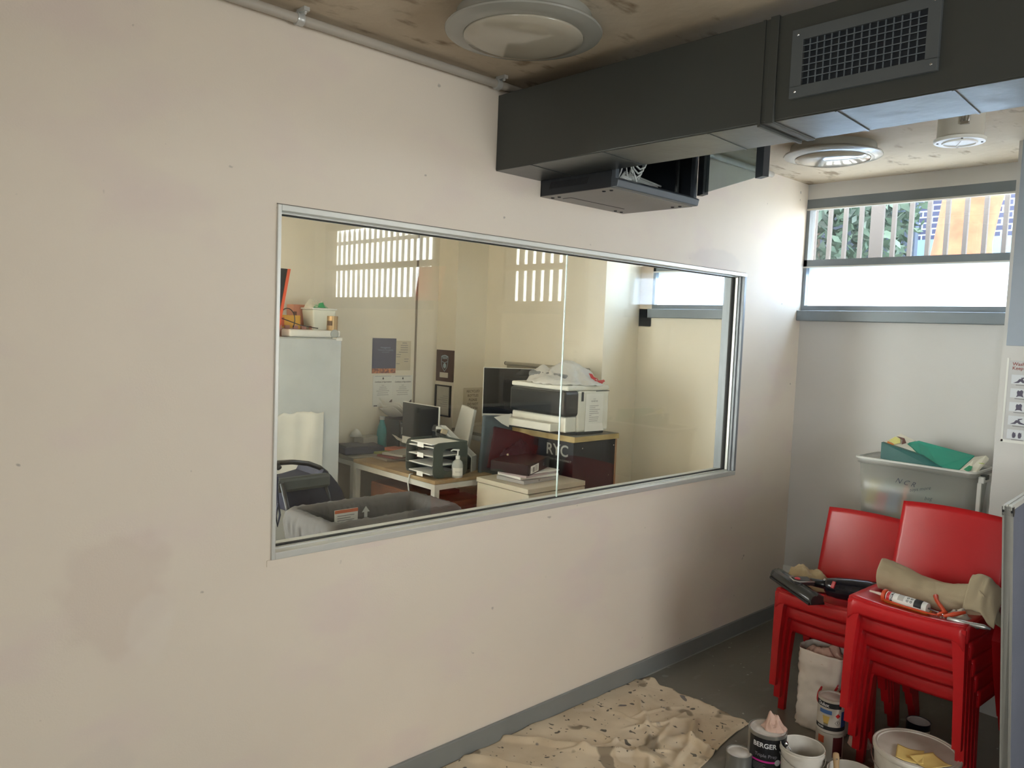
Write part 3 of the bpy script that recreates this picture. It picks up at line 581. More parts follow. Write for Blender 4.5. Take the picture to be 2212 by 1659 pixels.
# storage boxes behind the chairs
g = thing('carton', 'brown cardboard carton on floor under the storage tub', 'box', (4.2, 1.44, 0))
b = MB(); b.box((4.02, 1.14, 0), (4.36, 1.74, .70)); obj('carton_body', b, mat('cardboard', srgb(120, 96, 72), .85), g)
b = MB(); b.box((4.018, 1.42, .02), (4.0185, 1.47, .701)); obj('tape', b, mat('tape', srgb(160, 136, 100), .3), g)
g = thing('storage_tub', 'translucent plastic storage tub behind the red chairs with scribbled marker', 'storage tub', (4.2, 1.43, .705))
TX0, TX1, TY0, TY1, TZ0, TZ1 = 4.06, 4.35, 1.135, 1.685, .705, 1.063
def tubring(z, inset, r=.035):
    x0, x1, y0, y1 = TX0+inset, TX1-inset, TY0+inset, TY1-inset; out = []
    for cx2, cy2, a0 in ((x1-r, y1-r, 0), (x0+r, y1-r, PI/2), (x0+r, y0+r, PI), (x1-r, y0+r, 3*PI/2)):
        for k in range(6): a = a0+k/5*PI/2; out.append((cx2+r*math.cos(a), cy2+r*math.sin(a), z))
    return out
b = MB(); b.rings([tubring(TZ0, .028), tubring(TZ0+.17, .02), tubring(TZ1-.03, .010), tubring(TZ1-.028, .0), tubring(TZ1, -.004)], cap1=False); obj('tub_body', b, M_tub, g, smooth='auto', solid=.003)
b = MB(); b.rings([tubring(TZ1-.006, -.008), tubring(TZ1+.003, -.008), tubring(TZ1+.003, .004), tubring(TZ1-.006, .004), tubring(TZ1-.006, -.008)], cap0=False, cap1=False); obj('rim', b, mat('tub_rim', srgb(214, 214, 208), .35), g, smooth='auto')
b = MB(); b.box((4.12, TY0-.036, TZ1-.035), (4.16, TY0-.008, TZ1-.012), .003); obj('handle', b, M_dgrey, g)
b = MB(); b.box((4.10, TY0-.03, TZ1-.05), (4.30, TY0-.006, TZ1-.02), .003); b.box((4.10, TY0-.02, TZ0+.02), (4.115, TY0-.004, TZ1-.05)); b.box((4.28, TY0-.02, TZ0+.02), (4.295, TY0-.004, TZ1-.05)); obj('end_flange', b, mat('tub_flange', srgb(205, 204, 198), .4), g)
b = MB()
tf = lambda oy, oz, a=0: (lambda x, y: Vector((TX0+.0085, oy-(x*math.cos(a)-y*math.sin(a)), oz+x*math.sin(a)+y*math.cos(a))))
b.text('N C R', .036, tf(1.44, .965, -.1), -.0004, align='CENTER', shear=.4); b.text('toys more', .024, tf(1.37, .945, .28), -.0003, shear=.4); b.text('bag', .026, tf(1.33, .905, .15), -.0003, shear=.4)
obj('handwriting', b, mat('marker_ink', srgb(60, 64, 84), .7), g)
ct = [((4.10, 1.56, .82), (.05, .05, .10), srgb(190, 60, 80), 'pink'), ((4.10, 1.50, .84), (.05, .055, .12), srgb(110, 140, 175), 'blue'), ((4.095, 1.45, .86), (.025, .018, .15), srgb(235, 130, 80), 'orange'), ((4.12, 1.61, .86), (.06, .05, .13), srgb(205, 195, 110), 'yellow'), ((4.13, 1.40, .76), (.08, .20, .03), srgb(140, 120, 60), 'mustard'), ((4.10, 1.58, .755), (.05, .12, .03), srgb(50, 55, 75), 'navy'), ((4.16, 1.42, .86), (.10, .3, .12), srgb(100, 135, 130), 'grey-green')]
for c, s, col, nm in ct:
    b = MB(); b.obox((c[0]+.015, c[1], c[2]+.02), s, (.1, .05, .1), .006); o = obj('toy_block', b, mat('toy_'+nm, col, .6)); tag(o, nm+' toy seen blurred through the translucent tub', 'toy')
# patterned green bag lying on the tub
g = thing('changing_mat', 'folded green and white patterned wipe-clean mat lying on the storage tub', 'changing mat', (4.15, 1.4, 1.05))
A = W(1903, 960, 'X', 4.07); Bp = W(1950, 937, 'X', 4.28); 
q = lambda u, v, x: W(u, v, 'X', x)
b = MB(); ps = [q(1903, 958, 4.12), q(2030, 1012, 4.08), q(2075, 1020, 4.07), q(2108, 985, 4.16), q(1983, 953, 4.18)]
top = [q(1958, 957, 4.17), q(1985, 952, 4.18), q(2105, 984, 4.16), q(2072, 1014, 4.09), q(2030, 1006, 4.07), q(1990, 985, 4.08)]
b.poly(top, (0.0, 0, -.006)); obj('green_panel', b, mat('mat_green', srgb(52, 148, 126), .45), g)
fr = [q(1904, 955, 4.085), q(1990, 984, 4.07), q(2034, 1010, 4.062), q(2030, 1018, 4.07), q(1902, 990, 4.085)]
b = MB(); b.poly(fr, (.09, 0, .0)); obj('side_fold', b, mat('mat_dark_green', srgb(34, 96, 92), .45), g)
wh = [q(1903, 957, 4.10), q(1946, 937, 4.20), q(1978, 952, 4.20), q(1958, 958, 4.16), q(1988, 982, 4.10)]
b = MB(); b.poly(wh, (0.01, 0, -.012)); w1 = obj('white_corner', b, mat('mat_white', srgb(232, 228, 212), .5), g)
b = MB(); b.poly([q(1920, 952, 4.13), q(1934, 944, 4.16), q(1945, 948, 4.16), q(1945, 957, 4.14), q(1932, 960, 4.12)], (-.002, 0, .0012)); obj('yellow_print', b, mat('mat_yellow', srgb(226, 222, 140), .5), w1)
b = MB(); b.poly([q(1938, 943, 4.17), q(1954, 947, 4.17), q(1958, 957, 4.15), q(1948, 960, 4.13), q(1950, 951, 4.155)], (-.002, 0, .0014)); obj('brown_print', b, mat('mat_brown', srgb(110, 74, 66), .5), w1)
b = MB(); b.poly([q(1918, 953, 4.125), q(1930, 959, 4.12), q(1934, 964, 4.11), q(1916, 958, 4.11)], (-.002, 0, .001)); obj('orange_print', b, mat('mat_orange', srgb(226, 140, 70), .5), w1)
w2p = [q(2072, 1016, 4.08), q(2104, 987, 4.15), q(2130, 984, 4.2), q(2136, 990, 4.2), q(2108, 1020, 4.08), q(2092, 1022, 4.07)]
b = MB(); b.poly(w2p, (.0, 0, -.010)); w2 = obj('white_corner', b, mat('mat_white', (1, 1, 1, 1)), g)
b = MB(); b.poly([q(2082, 1014, 4.08), q(2094, 1006, 4.10), q(2101, 1008, 4.1), q(2098, 1016, 4.08), q(2090, 1019, 4.07)], (-.003, 0, .0015)); obj('leaf_print', b, mat('mat_leaf', srgb(60, 150, 110), .5), w2)
b = MB(); b.lathe([(.012, 0), (.012, .001), (.007, .0012)], q(2121, 1002, 4.10)+Vector((-.004, 0, .002)), 20); obj('ring_print', b, mat('mat_lime', srgb(176, 196, 70), .5), w2)

# hand-washing poster on the pier
g = thing('hand_wash_poster', 'hand-washing instruction poster with five pictures on the right pier', 'poster', (3.949, .87, 1.255))
kx = 3.9485; sc_ = 3.9485/3.87
PYL, PZT, PZB = .992*sc_, 1.645-(1.645-1.597)*sc_, 1.645-(1.645-1.255)*sc_
b = MB(); b.box((kx, PYL-.24, PZB), (3.9498, PYL-.008, PZT)); obj('sheet', b, mat('poster_grey', srgb(196, 196, 196), .6), g)
b = MB(); b.box((kx-.001, PYL-.25, PZB-.012), (kx+.0005, PYL-.0, PZB)); b.box((kx-.001, PYL-.008, PZB-.01), (kx+.0005, PYL, PZT+.01)); obj('border', b, M_white, g)
b = MB(); b.text('Wash your hands', .020, lambda x, y: Vector((kx-.0006, PYL-.022-x, PZT-.016+y)), .0004, 'LEFT'); b.text('Keep germs away', .020, lambda x, y: Vector((kx-.0006, PYL-.022-x, PZT-.034+y)), .0004, 'LEFT'); obj('title_text', b, mat('poster_red', srgb(150, 90, 84), .7), g)
for i in range(5):
    z = PZT-.062-i*.060
    b = MB(); b.box((kx-.0008, PYL-.10, z-.040), (kx-.0001, PYL-.022, z)); s = obj('picture', b, mat('poster_pale', srgb(214, 218, 222), .6), g)
    b = MB()
    if i in (0, 3): b.poly([(kx-.001, PYL-.03-a, z-.036+c) for a, c in ((0, 0), (.015, .008), (.022, .018), (.034, .020), (.040, .010), (.055, .004), (.055, 0), (.035, .002), (.028, .008), (.02, .001))], (-.0008, 0, 0)); b.poly([(kx-.001, PYL-.058-a, z-.012+c) for a, c in ((0, 0), (.018, .003), (.018, 0), (.004, -.006))], (-.0008, 0, 0))
    elif i == 4:
        for s2 in (0, .022): b.poly([(kx-.001, PYL-.044-s2-a, z-.036+c) for a, c in ((0, 0), (-.002, .012), (.0, .022), (.004, .026), (.007, .020), (.010, .024), (.012, .010), (.008, 0))], (-.0008, 0, 0))
    else: b.poly([(kx-.001, PYL-.045-a, z-.037+c) for a, c in ((0, 0), (.004, .010), (.002, .022), (.006, .030), (.012, .027), (.020, .032), (.026, .026), (.024, .012), (.028, 0), (.018, .004), (.010, .004))], (-.0008, 0, 0))
    obj('hands_print', b, mat('poster_ink', srgb(92, 88, 104), .7), s)
    b = MB(); b.box((kx-.0008, PYL-.085, z-.046), (kx-.0002, PYL-.04, z-.043)); obj('caption_line', b, M_text_grey, s)
# ================================================================== PAINT TINS, PAILS, BAG
def tin(loc, r, h, label, body, group=None, name='paint_tin'):
    x, y, z = loc; g = thing(name, label, 'paint tin', loc, group)
    b = MB(); b.lathe([(r*.99, z), (r*1.015, z+.002), (r, z+.006), (r, z+h-.006), (r*1.02, z+h-.003), (r*1.02, z+h), (r*.97, z+h), (r*.96, z+h-.006)], (x, y, 0), 56); obj('can_body', b, body, g, smooth='auto')
    b = MB(); b.lathe([(r*.965, z+h-.0055), (r*.94, z+h-.001), (r*.86, z+h-.0005), (r*.85, z+h-.004), (r*.6, z+h-.004), (r*.57, z+h-.003), (0, z+h-.003)], (x, y, 0), 56); obj('lid', b, mat('lid_painted', srgb(206, 200, 194), .35, ncol=srgb(188, 180, 172), nscale=14), g, smooth='auto')
    return g
va = lambda x, y: math.atan2(-y, -x)       # direction from a tin back to the camera
bx, by = 2.742, 1.397; ba = va(bx, by)
g = tin((bx, by, 0), .070, .166, 'black paint tin with white brand lettering and a pink rag on its lid', mat('tin_steel', srgb(176, 176, 172), .3, metal=.8))
c = (bx, by); b = band(c, .0706, ba-1.05, ba+PI*.9, .010, .152); lb = obj('black_label', b, mat('tin_label_black', srgb(20, 20, 24), .35), g)
b = MB(); b.text('BERGER', .0255, cylmap(c, .0712, ba-.12, .126), .0005, sub=.01); obj('brand_lettering', b, mat('label_white', srgb(226, 226, 226), .5), lb)
b = MB(); b.text('Triple Prep', .0185, cylmap(c, .0711, ba-.02, .088), 0, sub=.01); obj('product_lettering', b, mat('label_grey', srgb(140, 136, 144), .5), lb)
b = band(c, .0709, ba-.85, ba+1.0, .062, .069); obj('magenta_band', b, mat('label_magenta', srgb(186, 30, 130), .5), lb)
b = MB(); m_ = cylmap(c, .071, ba+.62, .065); b.grid(lambda u, v: m_(.012*v*math.cos(u*2*PI), .012*v*math.sin(u*2*PI)), 24, 3, cu=True); obj('silver_dot', b, mat('label_silver', srgb(176, 176, 180), .3), lb)
for i in range(5):
    b = band(c, .0709, ba-.72, ba-.02-.1*(i % 2), .054-i*.0055, .0552-i*.0055, 10); obj('small_print', b, M_text_grey, lb)
ha = ba+1.15; hx, hy = bx+.072*math.cos(ha), by+.072*math.sin(ha)
b = MB(); b.lathe([(.010, 0), (.010, .004), (.006, .009), (0, .010)], (0, 0, 0), 16)
for v_ in b.bm.verts:
    p = v_.co.copy(); v_.co = Vector((hx+math.cos(ha)*p.z-math.sin(ha)*p.x, hy+math.sin(ha)*p.z+math.cos(ha)*p.x, .132+p.y))
obj('handle_ear', b, M_steel, g, smooth='auto')
b = MB(); b.tube([(hx+math.cos(ha)*.006, hy+math.sin(ha)*.006, .13), (hx+.012*math.cos(ha)+.006, hy+.012*math.sin(ha)-.006, .115), (hx+.012*math.cos(ha)+.002, hy+.012*math.sin(ha)-.008, .10), (hx+.008*math.cos(ha)-.01, hy+.008*math.sin(ha)-.012, .09)], .0016, 6); obj('wire_handle', b, M_steel, g)
def rag(name, label, cat, c, sx, sy, sz, seed, m, parent=None, peaks=(), n=56):
    def f(u, v):
        a = u*2*PI; rr = v; x = math.cos(a)*rr; y = math.sin(a)*rr
        k = 1+.22*nz((math.cos(a)*1.5, math.sin(a)*1.5, v*2), 1.3, seed); hgt = (1-rr**2.2)*(.75+.5*nz((x, y, 0), 2.2, seed+1)) + .16*abs(nz((x, y, 1), 5, seed+2)) - .1*abs(nz((x, y, 2), 9, seed+3))
        for px, py, pw, ph in peaks: hgt += ph*math.exp(-((x-px)**2+(y-py)**2)/pw**2)
        return Vector((c[0]+x*k*sx, c[1]+y*k*sy, c[2]+max(0.0, hgt)*sz))
    b = MB(); b.grid(f, n, 22, cu=True); bmesh.ops.remove_doubles(b.bm, verts=b.bm.verts[:], dist=1e-5)
    o = obj(name, b, m, parent, smooth=True, solid=.0015)
    if label: tag(o, label, cat)
    return o
rag('rag', 'crumpled pink rag resting on the black paint tin', 'rag', (bx+.022, by-.012, .162), .047, .043, .042, 3, mat('pink_cloth', srgb(206, 172, 156), .9, bump=.1, bscale=300), peaks=((-.2, .35, .24, .85), (.05, .45, .25, .3), (.35, -.15, .3, .45), (.5, .2, .2, .3)))
g = tin((2.655, 1.462, 0), .048, .075, 'small silver-rimmed paint tin left of the black tin at the bottom edge', mat('tin_steel', (1, 1, 1, 1)))

def pail(loc, r, h, label, lid=False, inner=None, wire=True, wa=0, taper=.88, mm=None):
    x, y, z = loc; mm = mm or mat('pail_white', srgb(214, 208, 198), .35, ncol=srgb(196, 188, 176), nscale=9); g = thing('paint_pail', label, 'pail', loc, 'white plastic paint pails')
    if lid:
        b = MB(); b.lathe([(r*taper, z), (r*.985, z+h-.03), (r*1.0, z+h-.03), (r*1.0, z+h-.022), (r*.98, z+h-.02), (r*.98, z+h-.012)], (x, y, 0), 64); obj('pail_body', b, mm, g, smooth='auto')
        b = MB(); b.lathe([(r*.985, z+h-.016), (r*1.03, z+h-.014), (r*1.035, z+h-.004), (r*1.02, z+h), (r*.99, z+h), (r*.98, z+h-.003), (r*.95, z+h-.003), (r*.94, z+h-.0015), (r*.92, z+h-.0015), (r*.91, z+h-.006), (0, z+h-.006)], (x, y, 0), 72); obj('lid', b, mm, g, smooth='auto')
    else:
        b = MB(); b.lathe([(r*taper, z), (r*.95, z+h*.8), (r*.96, z+h-.022), (r*1.02, z+h-.020), (r*1.02, z+h-.012), (r*.985, z+h-.010), (r, z+h-.002), (r*.985, z+h), (r*.955, z+h-.002), (r*.95, z+h-.02), (r*taper*.96, z+.01), (0, z+.01)], (x, y, 0), 64); obj('pail_body', b, mm, g, smooth='auto')
        b = MB(); b.lathe([(r*.91, z+h*.5), (0, z+h*.5)], (x, y, 0), 40); obj('paint', b, mat('paint_inside', srgb(196, 190, 180), .25), g)
    if wire:
        b = MB(); e = Vector((x+r*1.02*math.cos(wa), y+r*1.02*math.sin(wa), z+h-.028)); d_ = Vector((-math.cos(wa), -math.sin(wa), 0)); t_ = Vector((-math.sin(wa), math.cos(wa), 0))
        pts = [Vector((x, y, z+h-.03)) + Vector((math.cos(wa), math.sin(wa), 0))*r*1.04*math.cos(k) + Vector((0, 0, -1))*r*.3*math.sin(k) + t_*(-r*1.05*math.sin(k)) for k in [i/16*PI for i in range(17)]]
        b.tube(pts, .0017, 6); obj('wire_handle', b, M_steel, g)
    return g
pail((2.915, .925, 0), .138, .228, 'large lidded white paint pail with yellow sandpaper on its lid', lid=True, wa=va(2.93, .885)+1.2)
pail((2.752, 1.262, 0), .079, .15, 'open white paint pail behind and right of the black tin', wa=va(2.7, 1.26)+1.9)
pail((2.775, 1.085, 0), .085, .118, 'low open white pail at the bottom edge holding a wooden scraper', wa=2.5, wire=False)
# sandpaper sheets on the pail lid
for k, (dx, dy, rot, lab) in enumerate(((-.015, .02, .3, 'folded yellow sandpaper sheet on the pail lid, left piece'), (-.012, -.045, -.5, 'folded yellow sandpaper sheet on the pail lid, right piece'))):
    def f(u, v, dx=dx, dy=dy, rot=rot, k=k):
        x = (u-.5)*.10; y = (v-.5)*.085; X = x*math.cos(rot)-y*math.sin(rot); Y = x*math.sin(rot)+y*math.cos(rot)
        return Vector((2.865+dx+X, .905+dy+Y, .2235+.003*k+.012*(1-math.cos((v-.5)*2.2))+.002*nz((u*3, v*3, k), 1)))
    b = MB(); b.grid(f, 14, 14); tag(obj('sandpaper', b, mat('sandpaper_yellow', srgb(222, 192, 116), .9), smooth=True, solid=.0012), lab, 'sandpaper', 'sandpaper on the pail lid')
# scraper in the low pail
g = thing('scraper', 'paint scraper with wooden handle standing in the low pail', 'scraper', (2.75, 1.13, .02))
b = MB(); p0 = Vector((2.735, 1.12, .07)); p1 = Vector((2.775, 1.148, .165)); dd = (p1-p0)
b.tube([p0, p0+dd*.25, p0+dd*.6, p0+dd*.85, p0+dd*.97, p1], [.007, .010, .010, .012, .010, .004], 14); obj('handle', b, mat('wood_handle', srgb(176, 146, 108), .6), g, smooth=True)
b = MB(); b.lathe([(.003, 0), (.003, .003), (0, .004)], p0+dd*.78+Vector((-.009, -.006, .005)), 10); obj('rivet', b, M_steel, g)
b = MB(); b.hexa([(2.715, 1.085, .02), (2.722, 1.135, .02), (2.724, 1.135, .02), (2.717, 1.085, .02), (2.733, 1.113, .075), (2.737, 1.127, .075), (2.739, 1.127, .075), (2.735, 1.113, .075)]); obj('blade', b, M_steel, g)
# stacked tins under the chairs
g = tin((3.035, 1.285, 0), .052, .112, 'lower paint tin with red and white label, standing under the other tin', mat('tin_white', srgb(196, 188, 176), .5))
c = (3.035, 1.285); a_ = va(*c)
b = band(c, .0525, a_-.9, a_-.4, .07, .098); obj('orange_print', b, mat('print_orange', srgb(196, 90, 60), .6), g)
b = band(c, .0525, a_+.25, a_+1.1, .02, .10); obj('dark_print', b, mat('print_maroon', srgb(90, 30, 34), .6), g)
g = tin((3.035, 1.285, .113), .052, .132, 'white paint tin with black and blue label stacked on another tin', mat('tin_white', (1, 1, 1, 1)))
b = band(c, .0524, a_-1.4, a_+.75, .113+.101, .113+.122); w_ = obj('black_band', b, M_print, g)
b = MB(); b.text('Dulux', .019, cylmap(c, .0529, a_-.62, .113+.111), .0004, sub=.008); obj('brand_lettering', b, mat('label_white', (1, 1, 1, 1)), w_)
b = band(c, .0524, a_-1.4, a_+1.5, .113+.012, .113+.028); w_ = obj('black_band', b, M_print, g)
b = MB(); b.text('GLOSS', .009, cylmap(c, .0529, a_-.75, .113+.020), .0003, sub=.008); obj('small_lettering', b, mat('label_white', (1, 1, 1, 1)), w_)
b = band(c, .0523, a_+.78, a_+1.5, .113+.028, .113+.09); obj('blue_panel', b, mat('print_blue', srgb(40, 66, 120), .5), g)
b = band(c, .0523, a_-.9, a_+.05, .113+.076, .113+.092); obj('blue_banner', b, mat('print_blue2', srgb(70, 106, 160), .5), g)
b = MB(); m_ = cylmap(c, .0524, a_-.35, .113+.052); b.grid(lambda u, v: m_((-.014+.028*u)*(.6+.4*v), -.016+.032*v), 8, 4); obj('yellow_print', b, mat('print_yellow', srgb(204, 170, 90), .5), g)
b = MB(); m_ = cylmap(c, .0524, a_+.5, .113+.074); b.grid(lambda u, v: m_(.010*((u-.5)*2*(1-abs(v-.5)*2)), .010*(v-.5)*2), 6, 8); obj('red_diamond', b, mat('print_red', srgb(190, 30, 34), .5), g)
b = MB(); m_ = cylmap(c, .0524, a_+.5, .113+.046)
for k in range(4):
    p_ = [(0, .011), (.011, 0), (0, -.011), (-.011, 0)]; A_, B_ = p_[k], p_[(k+1) % 4]
    b.grid(lambda u, v: m_((A_[0]+(B_[0]-A_[0])*u)*(1-.14*v), (A_[1]+(B_[1]-A_[1])*u)*(1-.14*v)), 4, 1)
b.text('!', .013, m_, .0006); obj('warning_diamond', b, M_print, g)
b = MB(); m_ = cylmap(c, .0524, a_-.35, .113+.034)
for k in range(9): b.grid(lambda u, v: m_(-.008+k*.0019+.001*u, -.006+.012*v), 1, 1)
obj('barcode', b, M_print, g)
g = tin((3.36, 1.068, 0), .045, .125, 'small dark blue tin with white label under the right-hand chairs', mat('tin_dark_blue', srgb(26, 32, 52), .35))
c = (3.36, 1.068); a_ = va(*c); b = band(c, .0455, a_+.0, a_+1.3, .01, .10); obj('white_label', b, M_paper, g)
b = band(c, .0455, a_-.55, a_-.1, .02, .05); obj('picture_print', b, mat('print_tan', srgb(150, 100, 70), .6), g)
# white plastic bag full of pink rags
def bagpt(u, v):
    a = u*2*PI; ca, sa = math.cos(a), math.sin(a); sq = 1/max(abs(ca), abs(sa))**.55
    z = v*.335; k = 1+.10*nz((ca*2, sa*2, v*5), 1.6, 4)+.05*nz((ca*5, sa*5, v*9), 1.5, 5) - .06*math.sin(v*PI)
    return Vector((3.255+.078*ca*sq*k, 1.415+.105*sa*sq*k, z))
g = thing('plastic_bag', 'white plastic rubbish bag with red print standing under the left-hand chairs', 'bag', (3.255, 1.415, 0))
b = MB(); b.grid(bagpt, 72, 40, cu=True); bmesh.ops.holes_fill(b.bm, edges=[e for e in b.bm.edges if e.is_boundary and e.verts[0].co.z < .01], sides=0)
obj('bag_body', b, mat('bag_white', srgb(222, 212, 200), .4, bump=.15, bscale=18), g, smooth=True, solid=.001)
rag('rags', None, None, (3.255, 1.415, .29), .075, .10, .06, 9, mat('pink_cloth', (1, 1, 1, 1)), g, peaks=((.2, -.3, .2, .5), (-.3, .3, .2, .3)))
b = MB(); a0 = .5+.485
def bp(u, v, o=.0016): p = bagpt(u, v); n_ = (p-Vector((3.255, 1.415, p.z))).normalized(); return p+n_*o
b.grid(lambda u, v: bp(.535-.03*math.sin(v*2.9)+.025*u*math.sin(.4+v*2.3), .30+.30*v), 6, 14)
b.grid(lambda u, v: bp(.60+.05*u, .50+.05*v+.08*u), 6, 3)
b.grid(lambda u, v: bp(.59+.012*u+.03*v, .52+.16*v), 2, 8)
obj('red_print', b, mat('bag_red', srgb(190, 34, 40), .5), g)
# sponge / rag lumps on the floor behind the tins
rag('glove', 'crumpled pale pink cloth lying on floor behind the stacked tins', 'cloth', (3.22, 1.24, 0), .055, .045, .06, 21, mat('pink_cloth', (1, 1, 1, 1)))
rag('dust_sheet', 'dusty brown sheet bunched on floor beneath the right-hand chairs', 'dust sheet', (3.03, 1.085, 0), .10, .06, .03, 22, mat('brown_cloth', srgb(132, 106, 84), .9))

# ================================================================== THINGS ON THE CHAIRS
SZ = .696      # seat surface of the right stack
# rolled canvas
def roll(u, v):
    p0 = Vector((3.10, 1.165, .748)); p1 = Vector((3.12, .775, .735)); c_ = p0.lerp(p1, v) + Vector((0, 0, .014*math.cos(v*6)))
    r_ = .058*(1-.12*math.sin(v*3.6)) * (1 if .02 < v else .72) * (1+.10*(v > .8)*math.sin((v-.8)*14)); a = u*2*PI
    if v == 0: r_ = .03
    k = 1+.08*nz((math.cos(a)*1.2, math.sin(a)*1.2, v*4), 1.6, 6)+.05*nz((math.cos(a)*2, math.sin(a)*2, v*9), 1.5, 8)-.05*abs(nz((math.cos(a)*2.4, math.sin(a)*2.4, v*5), 2.2, 9))
    z = math.sin(a)*r_*k*1.06; return c_ + Vector((math.cos(a)*r_*k, .02*math.sin(2*a)*0, max(z, -.052)))
g = thing('rolled_drop_sheet', 'rolled beige canvas drop sheet lying across the right-hand chair seat', 'drop sheet', (3.11, .97, .71))
b = MB(); b.grid(roll, 64, 80, cu=True); bmesh.ops.holes_fill(b.bm, edges=[e for e in b.bm.edges if e.is_boundary], sides=0); obj('canvas_roll', b, mat('canvas_beige', srgb(176, 160, 132), .9, bump=.12, bscale=400), g, smooth=True)
def flap(u, v):
    x = 3.17-.16*u; y = .845-.10*v; z = .80+.045*math.sin(u*3.0)*(1-.2*v) - .10*max(0, v-.55) - .15*max(0, u-.45)**1.2+.012*nz((u*4, v*4, 0), 1, 3)
    return Vector((x, y, z))
b = MB(); b.grid(flap, 24, 24); obj('loose_end', b, mat('canvas_beige', (1, 1, 1, 1)), g, smooth=True, solid=.004)
b = MB(); b.grid(lambda u, v: Vector((3.04+.10*u, .80-.055*v+.01*math.sin(u*9), .795-.10*v-.02*u+.012*math.sin(v*8+u*5))), 20, 20); obj('loose_corner', b, mat('canvas_beige', (1, 1, 1, 1)), g, smooth=True, solid=.004)
# caulk cartridge in its orange gun
def axis_cyl(b, p0, p1, rs, n=24):
    p0 = Vector(p0); p1 = Vector(p1); return b.tube([p0.lerp(p1, t) for t, _ in rs], [r for _, r in rs], n)
q0 = Vector((2.965, 1.08, .722)); q1 = Vector((2.948, .935, .722))
g = thing('caulking_gun', 'orange caulking gun loaded with a white sealant cartridge on the chair seat', 'caulking gun', (2.95, 1.0, .70))
b = MB(); axis_cyl(b, q0, q1, [(0, .017), (.01, .0195), (.93, .0195), (.94, .0185), (1, .0185)]); ct = obj('cartridge', b, M_white, g, smooth='auto')
b = MB(); axis_cyl(b, q0+(q0-q1)*.47, q0, [(0, .002), (.04, .0035), (.9, .0065), (.92, .010), (1, .012)], 16); obj('nozzle', b, mat('nozzle_white', srgb(206, 190, 176), .5), ct, smooth='auto')
dq = (q1-q0).normalized(); up_ = Vector((0, 0, 1)); side_ = dq.cross(up_)      # side_ points away from or toward the camera
if side_.dot(Vector((-1, 0, 0))) < 0: side_ = -side_
def cm(s, aa, r_=.0200): return q0+dq*s+(up_*math.sin(aa)+side_*math.cos(aa))*r_
def patch(name, s0, s1, a0, a1, m_, par, r_=.0199):
    b = MB(); b.grid(lambda u, v: cm(s0+(s1-s0)*u, a0+(a1-a0)*v, r_), 4, 12); return obj(name, b, m_, par)
patch('red_label', .004, .016, -.6, 2.4, mat('print_red', (1, 1, 1, 1)), ct); patch('black_label', .018, .027, -.6, 2.4, M_print, ct)
patch('black_label', .103, .130, -.2, 2.0, M_print, ct); patch('grey_label', .045, .066, .2, 1.7, mat('label_pale', srgb(180, 178, 172), .6), ct)
b = MB(); b.text('SEALANT', .010, lambda x, y: cm(.022+y, .85-x/.02, .0203), .0003, sub=.006); obj('brand_lettering', b, mat('label_white', (1, 1, 1, 1)), ct)
for s_ in (.080, .093):
    for a_ in (.5, 1.1):
        b = MB(); b.grid(lambda u, v: cm(s_+.0042*(1-.45*v)*math.cos(u*2*PI), a_+.21*(1-.45*v)*math.sin(u*2*PI), .0202), 14, 1, cu=True); obj('hazard_symbol', b, M_print, ct)
M_or = mat('orange_plastic', srgb(204, 74, 38), .4); M_yel = mat('cradle_amber', srgb(206, 140, 60), .4)
b = MB(); b.grid(lambda u, v: q0+dq*(-.012+.165*u)+(up_*math.sin(-2.9+2.1*v+.35)+side_*math.cos(-2.9+2.1*v+.35))*.0225*(1 if u < .97 else .8), 16, 14); obj('cradle', b, M_yel, g, smooth=True, solid=.002)
b = MB(); axis_cyl(b, q0-dq*.014, q0-dq*.002, [(0, .0225), (.2, .024), (.8, .024), (1, .0225)]); obj('front_collar', b, M_or, g, smooth='auto')
b = MB(); b.tube([q0-dq*.01+side_*.022-up_*.008, q0+dq*.08+side_*.0235-up_*.011, q1+dq*.02+side_*.018-up_*.010, q1+dq*.05+side_*.006-up_*.008], .0035, 8); obj('side_rail', b, M_or, g, smooth=True)
b = MB(); b.tube([q1, q1+dq*.14+Vector((0, 0, -.014))], .003, 8); b.tube([q1+dq*.14+Vector((0, 0, -.014)), q1+dq*.165+Vector((.004, 0, -.018)), q1+dq*.158+Vector((.02, 0, -.018))], .004, 8); obj('plunger_rod', b, M_steel, g, smooth=True)
b = MB(); b.tube([q1+dq*.035+Vector((-.01, 0, -.01)), q1+dq*.055+Vector((.01, 0, .0)), q1+dq*.012+Vector((.05, 0, .02)), q1-dq*.0+Vector((.07, 0, .03))], [.006, .008, .007, .009], 10); obj('trigger_handle', b, M_or, g, smooth=True)
b = MB(); b.tube([q1+dq*.055+Vector((-.005, 0, -.010)), q1+dq*.085+Vector((.012, 0, .004)), q1+dq*.115+Vector((.03, 0, .016))], [.006, .008, .005], 10); obj('trigger', b, M_or, g, smooth=True)
g = thing('wire_spring', 'coiled steel wire on chair seat beside the caulking gun', 'wire', (2.93, .90, .70))
b = MB(); b.tube([Vector((2.935+.006*math.cos(t*1.3), .925-.0022*t, .706+.006*abs(math.sin(t*1.3)))) for t in range(26)], .0014, 5); obj('coil', b, M_steel, g, smooth=True)
g = thing('utility_knife', 'silver utility knife lying at the right corner of the chair seat', 'knife', (2.93, .79, .70))
b = MB(); b.tube([(2.925, .865, .712), (2.93, .80, .712), (2.935, .755, .714), (2.937, .735, .712)], [.006, .0075, .0085, .003], 10); obj('knife_body', b, mat('satin_silver', srgb(186, 186, 182), .3, metal=.7), g, smooth=True)
